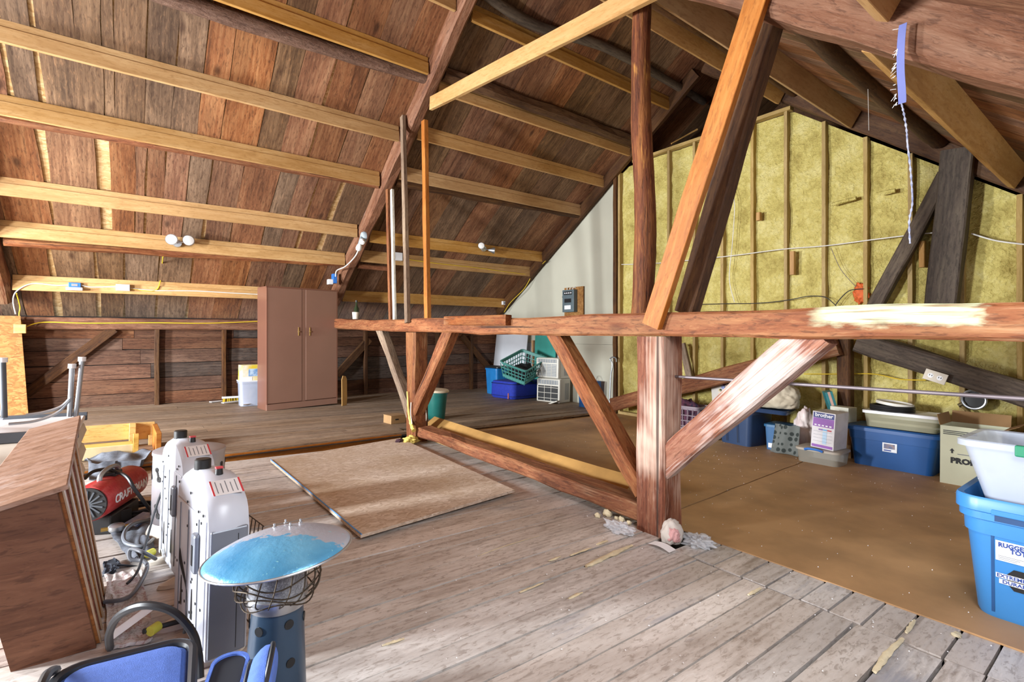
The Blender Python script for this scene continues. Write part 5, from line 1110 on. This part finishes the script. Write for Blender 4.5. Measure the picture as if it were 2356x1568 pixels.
G().box(-.13, .15, -.10, .11, 0, .36).build('body', plain('carton_white', '#d6d2d4', .5), mc, bevel=.003)
FM = lambda y, z: face((-.1312, y, z), (0, -1, 0), (0, 0, 1))
M_PURP = plain('purple_print', '#8a4fa6', .5)
G().box(0, .19, 0, .05, 0, .001).build('navy_band', plain('brand_navy', '#232f78', .5), mc, M=FM(.10, .30)); text('brother', .052, M_WHITE, mc, face((-.1324, .085, .312), (0, -1, 0), (0, 0, 1)), bold=.0012)
G().box(0, .19, 0, .085, 0, .001).build('purple_band', M_PURP, mc, M=FM(.10, .213)); G().box(0, .19, 0, .026, 0, .001).build('purple_band', M_PURP, mc, M=FM(.10, .01))
for k in range(5): G().box(0, .02, 0, .012, 0, .001).build('white_icon', M_WHITE, mc, M=face((-.1324, .085 - k * .034, .222), (0, -1, 0), (0, 0, 1)))
for k, c in enumerate(('#7d5aa0', '#6aa6d0', '#b8404c')): G().box(0, .038, 0, .014, 0, .001).build('table_head', plain('table_head_%d' % k, c, .5), mc, M=FM(.045 - k * .04, .18))
for k in range(4): G().box(0, .17, 0, .002, 0, .001).build('table_line', M_INK, mc, M=FM(.09, .165 - k * .032))
G().box(0, .038, 0, .12, 0, .0008).build('table_column', plain('pale_blue_column', '#a8c4da', .5), mc, M=FM(.005, .05))
# teal box, small white carton behind
tl = thing('teal_carton', 'teal and pink slim carton leaning on the short dark post', 'box', (6.08, 2.17, fz(6.08) + .388), rotz=.5, rot=Matrix.Rotation(-.28, 4, 'X')); G().box(-.10, .10, -.035, .035, 0, .30).build('body', plain('teal_card', '#2f7f86', .5), tl, bevel=.003); G().box(-.1012, -.1, -.012, .012, 0, .30).build('pink_stripe', plain('pink_stripe', '#c9a292', .5), tl)
pd = thing('grey_carton', 'plain dark carton under the teal slim carton', 'box', (6.10, 2.14, fz(6.1)), rotz=.1); G().box(-.15, .14, -.14, .14, 0, .385).build('body', M_CARD, pd, bevel=.004); G().box(-.15, .14, -.03, .03, .385, .387).build('tape', plain('packing_tape', '#b59a6a', .4), pd)
wc = thing('white_carton', 'small white and teal carton beside the teal slim carton', 'box', (5.93, 2.035, fz(5.93) + .389), rotz=-.15); G().box(-.08, .08, -.08, .10, 0, .15).build('body', plain('white_card', '#cfcfbf', .5), wc, bevel=.003); G().box(-.0812, -.08, -.08, .10, 0, .04).build('teal_band', plain('teal_band', '#35586a', .5), wc)
# pink bag, spotted cloth, small tote
M_PINKB = plain('pale_pink_bag', '#cdb6b4', .45, c2='#e0d6d2', scale=6, bump=.3)
pk = tag(blob('plastic_bag', (0, 0, 0), (.22, .20, .44), M_PINKB, amp=.35, fr=2.6, seed=21, fine=.06), 'tied pale pink plastic bag next to the machine carton', 'bag'); pk.location = (5.88, 2.40, fz(5.88) + .005)
st2 = thing('small_tote', 'small blue clear-sided tote behind the spotted cloth', 'tote', (5.80, 2.60, fz(5.8)), rotz=.1)
G().loft([(0, 0, 0, .26, .26, .04), (0, 0, .26, .30, .29, .05)], 5).build('body', clear('blue_clear', '#5f8fc4', .6, .3), st2, smooth=True, angle=32); G().loft([(0, 0, .26, .33, .31, .05), (0, 0, .285, .33, .31, .05), (0, 0, .295, .27, .25, .04)], 5).build('lid', plain('teal_blue_lid', '#2e5f86', .4), st2, smooth=True, angle=32); blob('contents', (0, 0, .01), (.2, .2, .16), plain('mixed_toys', '#c8c4d4', .7, c2='#a05a58', scale=14), st2, seed=5); G().box(-.142, -.138, -.1, .1, .03, .08).build('white_paper', M_PAPER, st2)
def spot_mat():
    m = N('spotted_cloth'); v = m.coords((1, 1, 1), False); vo = m.n('ShaderNodeTexVoronoi', i_Scale=17.); m.l(v, vo.inputs['Vector']); vo.inputs['Randomness'].default_value = .35
    m.col(m.ramp(vo.outputs['Distance'], [(.34, S('#2f3634')), (.42, S('#6a6f6c'))])); m.set(Roughness=.9); return m.m
sp0 = onf(1795, 1050); 
def drape(i, j):
    y = 2.62 - .30 * i + .05 * (1 - j) * (i - .5); z = .31 - .30 * j + .012 * noise.noise((i * 4, j * 5, 2)); x = 5.62 - .07 * j + .02 * math.sin(i * 9 + j * 2) - .10 * max(0, j - .9)
    return V(x, y, fz(x, max(.012, z)))
tag(sheet('spotted_cloth', drape, 18, 18, spot_mat(), thick=.005), 'grey cloth with dark spots hanging over the small tote', 'cloth')
# navy tote, lid askew, pillow bag
nv = thing('navy_tote', 'navy tote with red-topped label left of the spotted cloth', 'tote', (5.80, 3.03, fz(5.8)), rotz=-.12)
tub('body', .46, .44, .40, M_NAVY, nv, k=.86, r=.05, lip=.03)
for y in (-.06, .08): G().box(-.2215, -.219, y - .003, y + .003, .05, .33).build('rib_line', M_BLK, nv, M=Matrix.Rotation(-.07, 4, 'Y'))
s_ = G().box(0, .075, 0, .12, 0, .0015).build('sticker', M_LABW, nv, M=face((-.226, .06, .24), (0, -1, 0), (-.08, 0, 1))); G().box(0, .075, .09, .12, .0015, .002).build('red_band', M_REDL, s_); G().box(.03, .065, .005, .03, .0015, .002).build('barcode', M_INK, s_)
G().box(-.24, -.215, .09, .13, .36, .42).build('clasp', M_BLK, nv, bevel=.004)
ld = thing('tote_lid', 'navy tote lid lying askew on the navy tote', 'lid', (5.86, 2.80, fz(5.86) + .405), rotz=.2, rot=Matrix.Rotation(.03, 4, 'X')); G().loft([(0, 0, 0, .44, .50, .06), (0, 0, .03, .47, .53, .07), (0, 0, .045, .44, .50, .06), (0, 0, .038, .38, .44, .05)], 6).build('panel', M_NAVY, ld, smooth=True, angle=35)
M_PILLOW = plain('pale_linen_bag', '#cbbfa8', .6, c2='#b8ab94', scale=5, bump=.3)
pl = thing('pillow_bag', 'tied clear bag of cream pillows on the askew navy lid', 'bag', (5.92, 2.80, fz(5.92) + .452)); blob('filled_bag', (0, 0, 0), (.44, .66, .34), M_PILLOW, pl, amp=.14, fr=1.8, seed=31, fine=.05, sub=5); blob('knot', (-.16, .26, .06), (.16, .18, .16), M_PILLOW, pl, amp=.3, fr=3, seed=33, fine=.1)
# mauve basket with dark flowered cloth, floral panel, cloth roll
mb = thing('mauve_basket', 'mauve laundry basket of dark flowered cloth behind the white brace', 'basket', (6.0, 3.95, fz(6.0)), rotz=.1)
basket(mb, .36, .52, .34, plain('mauve_plastic', '#8d7f88', .5)); blob('flowered_cloth', (0, 0, .06), (.28, .42, .36), plain('dark_floral', '#20223a', .9, c2='#6a3a4c', scale=22), mb, amp=.25, seed=41)
fp = thing('floral_panel', 'pale panel with a flower bouquet print leaning on the foam wall', 'picture', (6.16, 3.36, fz(6.16)), rotz=0, rot=Matrix.Rotation(.10, 4, 'Y') @ Matrix.Rotation(-.16, 4, 'X'))
G().box(-.008, .008, -.30, .26, .0, .84).build('board', plain('pale_panel', '#d6d0c8', .7, var=.03), fp, bevel=.002)
random.seed(5)
for k in range(46):
    a, r = random.uniform(0, 6.28), random.uniform(0, 1) ** .6; y, z = -.02 + .16 * r * math.cos(a), .54 + .16 * r * math.sin(a); s = random.uniform(.012, .03)
    disc(G(), (-.010 - .0004 * k, y, z), (1, 0, 0), s, .001, 9).build('printed_petal', bpy.data.materials.get('petal%d' % (k % 6)) or plain('petal%d' % (k % 6), ['#3a4a36', '#c07a68', '#8a94c0', '#d8c6a0', '#5a3a58', '#2c3a30'][k % 6], .7), fp)
fl2 = tag(blob('cloth_roll', (0, 0, 0), (.2, .2, .30), plain('pale_green_print', '#c4cbb8', .9, c2='#8fa08a', scale=25), amp=.2, seed=51), 'rolled white and green printed cloth left of the navy tote', 'cloth'); fl2.location = (5.70, 3.37, fz(5.72) + .005)
bn = thing('blue_bin', 'low blue bin mostly hidden behind the white brace', 'bin', (5.85, 3.56, fz(5.85))); tub('body', .34, .28, .16, M_NAVY, bn)
pp = tag(blob('pink_cloth', (0, 0, 0), (.28, .22, .07), plain('pale_pink_cloth', '#c8b4ae', .9), amp=.4, seed=61), 'pale pink cloth trailing on the floor by the mauve basket', 'cloth'); pp.location = (5.75, 4.22, fz(5.95) + .005)
# ================================================================== WIRES, LAMPS, LITTER
def wire(name, P, r, mat, label, cat='cable', n=6, k=6): return tag(G().tube(spl(P, k), r, n).build(name, mat, smooth=True), label, cat)
def pln(y, off=-.012):
    return lambda u, v: ony(u, v, y + off)
# floodlights on the sixth purlin
def flood(label, heads, base, mat, r=.05, group=None):
    t = thing('floodlight', label, 'lamp', base, tilt=False, group=group)
    G().lathe([(.001, 0), (.05, 0), (.045, .03), (.001, .035)], 18).build('base', mat, t, M=Matrix.Rotation(math.pi / 2, 4, 'X'), smooth=True)
    for off, dr in heads:
        o = Vector(off); d = Vector(dr).normalized(); e = o + d * .075
        G().tube([(0, -.03, 0), o], .009, 8).build('arm', mat, t, smooth=True)
        hd_ = G().tube([o - d * .03, o, o + d * .045, e], [.02, .028, r * .9, r], 20).build('head', mat, t, smooth=True)
        G().tube([e - d * .004, e + d * .006, e + d * .010], [r * .95, r * .85, r * .4], 20).build('lens', M_GLASSB, hd_, smooth=True)
b_ = ony(408, 560, 7.655)
flood('twin white floodlight on the sixth purlin of the nearer bay', [((-.06, -.07, .02), (-.12, -1, .05)), ((.10, -.06, .03), (.15, -1, .05))], b_, M_STEEL, .068)
b_ = ony(1112, 572, 7.195)
flood('small twin spotlight on the fifth purlin of the farther bay', [((-.09, -.06, .03), (-.55, -1, -.1)), ((.11, -.05, -.02), (1, -.6, -.1))], b_, M_STEEL, .055)
b_ = onx(840, 545, 2.62)
t = thing('bulb_holder', 'grey socket with two bare bulbs on the rafter', 'lamp', b_, tilt=False)
G().lathe([(.001, 0), (.075, 0), (.075, .03), (.06, .05), (.001, .055)], 20).build('box', plain('socket_grey', '#9aa6ae', .5), t, M=Matrix.Rotation(-math.pi / 2, 4, 'Y'), smooth=True)
for d in (V(-.2, .25, -1), V(-.3, -1, -.6)):
    d.normalize(); o = V(-.05, 0, -.02)
    G().tube([o, o + d * .09], .026, 12).build('socket', plain('socket_grey2', '#8b979e', .5), t, smooth=True); G().tube([o + d * .08, o + d * .11, o + d * .15, o + d * .18, o + d * .19], [.02, .036, .042, .03, .005], 14).build('bulb', M_GLASSB, t, smooth=True)
wire('lamp_cord', [onx(828, 555, 2.56), onx(820, 585, 2.56), onx(795, 612, 2.56), onx(775, 622, 2.56), onx(772, 636, 2.56)], .009, M_WCORD, 'white cord from the bulb holder down to the rafter outlet')
b_ = onx(769, 640, 2.56); t = thing('outlet_box', 'blue outlet box with white plug on the rafter above the wardrobe', 'outlet', b_, tilt=False); G().box(-.03, .03, -.05, .05, -.08, .07).build('box', M_BLUEB, t, bevel=.006); G().box(-.10, -.03, -.05, .05, -.10, -.02).build('plug', M_WHITE, t, bevel=.006)
# cables along the lowest purlin and plate, nearer bay
q = pln(8.44)
b_ = q(172, 660); t = thing('outlet_box', 'blue outlet box with white cover on the lowest purlin', 'outlet', b_, tilt=False); G().box(-.06, .06, -.03, .012, -.01, .055).build('box', M_BLUEB, t, bevel=.005); G().box(-.08, .08, -.09, -.0, -.045, -.008).build('cover', M_WHITE, t, bevel=.005); G().box(-.03, .03, -.033, -.03, .01, .04).build('face_plate', M_STEEL, t)
b_ = q(283, 662); t = thing('junction_box', 'white junction box on the lowest purlin', 'junction box', b_, tilt=False); G().box(-.075, .075, -.05, .012, -.04, .045).build('box', M_WHITE, t, bevel=.006); G().box(-.07, .07, -.055, -.05, -.035, .04).build('cover', M_WHITE, t, bevel=.002)
wire('cable', [q(36, 722), q(30, 690), q(40, 668), q(75, 652), q(130, 656), q(160, 655)], .007, M_WCORD, 'white cable looping left from the blue outlet box')
wire('cable', [q(186, 655), q(210, 660), q(268, 659)], .007, M_WCORD, 'white cable between blue outlet box and white junction box')
wire('cable', [q(300, 663), q(360, 668), q(450, 669), q(540, 674), q(620, 678)], .007, M_WCORD, 'white cable running from white junction box behind the wardrobe')
wire('cable', [q(300, 664), q(355, 668), q(368, 650), q(372, 620), pln(7.8)(375, 590)], .007, M_YCORD, 'yellow cable rising from the lowest purlin to the floodlight')
q2 = pln(8.70)
wire('cable', [pln(8.44)(38, 675), q2(46, 705), q2(44, 725), q2(50, 745)], .007, M_YCORD, 'yellow cable dropping to the yellow outlet box')
b_ = ony(47, 757, 8.535); t = thing('outlet_box', 'yellow wooden outlet block on the strand-board panel', 'outlet', b_, tilt=False); G().box(-.055, .055, -.05, .02, -.05, .06).build('block', M_PINE, t, bevel=.004)
wire('cable', [ony(58, 752, 8.6), ony(100, 741, 8.705), ony(200, 743, 8.705), ony(350, 742, 8.705), ony(480, 743, 8.705), ony(612, 738, 8.705)], .007, M_YCORD, 'yellow cable stapled along the eave wall plate')
# farther bay
q = pln(7.575)
b_ = q(902, 590); t = thing('junction_box', 'white junction box behind the upright strips', 'junction box', b_, tilt=False); G().box(-.08, .16, -.06, .012, -.06, .07).build('box', M_WHITE, t, bevel=.008); G().box(-.02, .02, -.064, -.06, -.04, .04).build('face_plate', M_CREAM, t)
wire('cable', [q(935, 596), q(1000, 605), q(1100, 616), q(1180, 627), q(1228, 630), pln(7.3)(1245, 610), onx(1255, 600, 6.24)], .006, M_YCORD, 'yellow cable along the sixth purlin of the farther bay')
wire('cable', [onx(1220, 640, 6.24), onx(1205, 665, 6.24), onx(1175, 695, 6.24), onx(1160, 718, 6.24)], .007, M_YCORD, 'yellow cable dropping down the end rafter')
b_ = pln(8.42)(1160, 697); t = thing('outlet_box', 'small white outlet at the end of the lowest purlin', 'outlet', b_, tilt=False); G().box(-.06, .06, -.03, .012, -.035, .04).build('box', M_WHITE, t, bevel=.005); G().box(-.03, .03, -.032, -.03, -.02, .02).build('sockets', M_INK, t)
# wires stapled over the foam wall
XW = 6.30
wire('cable', [onx(1430, 608, XW), onx(1500, 606, XW), onx(1600, 597, XW), onx(1700, 586, XW), onx(1800, 573, XW), onx(1900, 565, XW), onx(2000, 552, XW), onx(2090, 541, XW), onx(2150, 535, XW)], .006, M_WCORD, 'pale twin cable crossing the foam wall')
wire('cable', [onx(2235, 537, XW), onx(2290, 553, XW), onx(2356, 562, XW)], .007, M_WCORD, 'pale cable right of the thick gable post')
wire('cable', [onx(1600, 700, XW), onx(1680, 698, XW), onx(1745, 697, XW), onx(1812, 690, XW), onx(1860, 681, XW), onx(1897, 683, XW), onx(1915, 695, XW), onx(1925, 705, XW)], .005, M_RUB, 'thin black cable low across the foam wall')
wire('cable', [onx(1922, 702, XW), onx(1935, 685, XW), onx(1955, 668, XW), onx(1985, 664, XW)], .005, M_RUB, 'black cable curving to the orange foam spot')
wire('cable', [onx(1912, 570, XW), onx(1935, 620, XW), onx(1970, 660, XW)], .003, M_IRON, 'thin wire slanting down to the orange foam spot')
wire('cable', [onx(1680, 430, XW), onx(1690, 470, XW), onx(1685, 560, XW), onx(1678, 640, XW), onx(1690, 695, XW)], .005, M_WCORD, 'pale cable dangling beside a foam wall stud')
wire('cable', [onx(1850, 860, XW), onx(1935, 860, XW), onx(2010, 860, XW), onx(2070, 872, XW), onx(2130, 874, XW)], .006, M_YCORD, 'yellow cable low on the foam wall')
M_ORF = plain('orange_fire_foam', '#d2622a', .7, var=.2, scale=30, bump=.6)
for (u, v, s), l in (((1982, 674, .14), 'orange foam spot on the foam wall'), ((1590, 708, .07), 'small orange foam spot behind the dark strut')):
    o = tag(blob('foam_spot', (0, 0, 0), (.06, s, s * 1.5), M_ORF, amp=.4, fr=3, seed=u, flat=False), l, 'foam'); o.location = onx(u, v, 6.36)
for (u, v, h), l in (((1824, 605, .28), 'small wooden block beside a foam wall stud'), ((1746, 498, .10), 'little wooden block high on the foam wall'), ((2122, 585, .26), 'wooden block hanging by the gable brace')):
    c = onx(u, v, 6.31); tag(timber('nailer_block', [c - V(0, 0, h / 2), c + V(0, 0, h / 2)], .05, .06, M_NEWD, up=(1, 0, 0), irr=.002), l, 'block')
c = onx(2152, 866, 5.98); t = thing('duplex_outlet', 'pale duplex outlet plate on the dark slanting timber', 'outlet', c, tilt=False, rot=Matrix.Rotation(.32, 4, 'X')); G().box(-.008, .008, -.085, .085, -.05, .05).build('plate', M_CREAM, t, bevel=.003)
for y in (-.035, .035): disc(G(), (-.009, y, 0), (1, 0, 0), .022, .004, 14).build('socket', M_WHITE, t); 
for y in (-.045, -.027, .025, .043): G().box(-.013, -.010, y - .003, y + .003, -.004, .010).build('slot', M_BLK, t)
c = onx(2243, 918, 6.33); t = thing('vent_duct', 'round metal duct opening in the foam wall', 'vent', c, tilt=False); G().tube([V(-.045 * 1, .085 * math.cos(a), .085 * math.sin(a)) for a in [2 * math.pi * k / 28 for k in range(28)]], .012, 8, loop=True).build('collar', M_STEEL, t, smooth=True); disc(G(), (-.015, 0, 0), (1, 0, 0), .08, .03, 24).build('dark_opening', M_BLK, t)
for k, ((u0, v0), (u1, v1)) in enumerate((((1915, 470), (1970, 455)), ((2025, 445), (2060, 438)), ((1700, 325), (1722, 318)))):
    a, b = onx(u0, v0, 6.31), onx(u1, v1, 6.31); tag(log('foam_covered_pipe', [a, (a + b) / 2, b], .022, .022, M_FOAM, amp=.3), ['foam-covered pipe stub in the middle of the foam wall', 'foam-covered pipe stub nearer the gable brace', 'foam-covered pipe stub by the struts'][k], 'pipe')
c = onx(2245, 950, 6.3); t = thing('brass_tube', 'thin brass tube leaning against the foam wall under the duct', 'pipe', c, tilt=False)
G().tube([onx(2210, 930, 6.3) - c, onx(2238, 955, 6.3) - c, onx(2262, 985, 6.28) - c], .014, 8).build('tube', plain('old_brass', '#7d6a3e', .4, .6), t, smooth=True); G().tube([onx(2206, 933, 6.3) - c, onx(2222, 926, 6.3) - c], .02, 8).build('end_fitting', plain('old_brass2', '#54482c', .5, .5), t, smooth=True)
# ribbon hanging from the yellow purlin, frayed rope below it
PX = 2.44
rb = [onx(2077, 55, PX), onx(2074, 120, PX), onx(2070, 180, PX), onx(2074, 238, PX)]
rw = thing('hanging_ribbon', 'blue ribbon with frayed rope hanging from the yellow purlin', 'ribbon', rb[0], tilt=False)
RB = spl([p - rb[0] for p in rb], 6)
sheet('ribbon', lambda i, j: RB[int(round(i * (len(RB) - 1)))] + V(0, -.014 + .026 * j + .004 * math.sin(i * 6), 0), len(RB) - 1, 2, plain('blue_ribbon', '#6a72ac', .85), rw, thick=.002)
rr = [onx(u, v, PX) - rb[0] for u, v in ((2074, 238), (2080, 262), (2086, 300), (2088, 330), (2094, 380), (2098, 430), (2099, 470), (2092, 510), (2094, 560))]
G().tube(spl(rr, 6), lambda t: .0032 * (1 + .5 * math.sin(t * 160)), 6).build('frayed_rope', plain('blue_grey_rope', '#6a7090', .9, c2='#a9acb8', scale=60), rw)
for k in range(26):
    i = random.randrange(len(RB)); p = RB[i] + V(0, .013, 0); G().tube([p, p + V(0, random.uniform(.004, .02), random.uniform(-.03, .005))], .0009, 3).build('thread', M_PAPER, rw)
tag(G().tube([onx(1997, 205, 3.6), onx(1999, 300, 3.6)], .002, 4).build('hanging_string', M_WCORD), 'thin string hanging from the brown round log', 'string')
# litter at the near post
def film(label, u, v, size, seed): 
    c = onf(u, v); o = tag(blob('plastic_film', (0, 0, 0), size, M_PLASTIC, amp=.6, fr=2.4, seed=seed, fine=.0, sub=5), label, 'plastic'); o.location = (c.x, c.y, c.z + .004); return o
film('crumpled clear plastic film in front of the sill beam end', 1425, 1222, (.10, .19, .05), 3)
film('crumpled clear plastic film right of the near post foot', 1606, 1252, (.14, .16, .05), 7)
c = onf(1545, 1246); t = thing('insulation_roll', 'small roll of pink insulation in white paper at the near post foot', 'insulation', (c.x, c.y, c.z), rotz=.4)
blob('paper_wrap', (0, 0, 0), (.13, .12, .13), plain('crumpled_paper', '#cfc6be', .85, bump=.5), t, amp=.18, fr=3, seed=2, fine=.05); blob('pink_core', (-.045, -.02, .025), (.06, .07, .075), plain('pink_wool', '#d3a1a0', .95, bump=.6, scale=20), t, amp=.3, seed=4)
for k, (u, v, s) in enumerate(((1398, 1187, .045), (1375, 1190, .03), (1430, 1198, .03), (1447, 1206, .025), (1418, 1194, .02))):
    c = onf(u, v); o = tag(blob('foam_chunk', (0, 0, 0), (s, s * 1.4, s), M_FOAMB, amp=.4, seed=k, sub=3), ['largest cream foam chunk below the sill beam', 'cream foam chunk just left of the largest one', 'flat cream foam chunk close to the near post', 'cream foam chunk touching the near post foot', 'tiny cream foam chunk just right of the largest one'][k], 'foam', 'cream foam chunks under the sill beam'); o.location = c + V(0, 0, .002)
c = onf(1500, 1262); tag(sheet('paper_strip', lambda i, j: V(c.x + .02 + .06 * i, c.y - .1 + .14 * j, fz(c.x, .008 + .012 * math.sin(j * 3))), 4, 8, M_PAPER, thick=.001), 'white paper strip on the floorboards by the insulation roll', 'paper')
# crumbs of white foam all over the floor
random.seed(11); g = G()
for k in range(620):
    if k < 460: x, y = random.uniform(2.75, 6.0), random.uniform(.2, 5.2)
    else: x, y = random.uniform(.9, 2.7), random.uniform(.35, 2.8)
    s = random.uniform(.0015, .0045); z = fz(x, .006); a = random.uniform(0, 3)
    g.add([(x + s * math.cos(a), y + s * math.sin(a), z), (x - s * math.sin(a) * .8, y + s * math.cos(a), z), (x - s * math.cos(a), y - s * .6, z), (x, y, z + s)], [(0, 1, 3), (1, 2, 3), (2, 0, 3), (0, 2, 1)])
o = stuff(g.build('foam_crumbs', M_PAPER)); tag(o, 'tiny white foam crumbs scattered over the floor', 'debris')
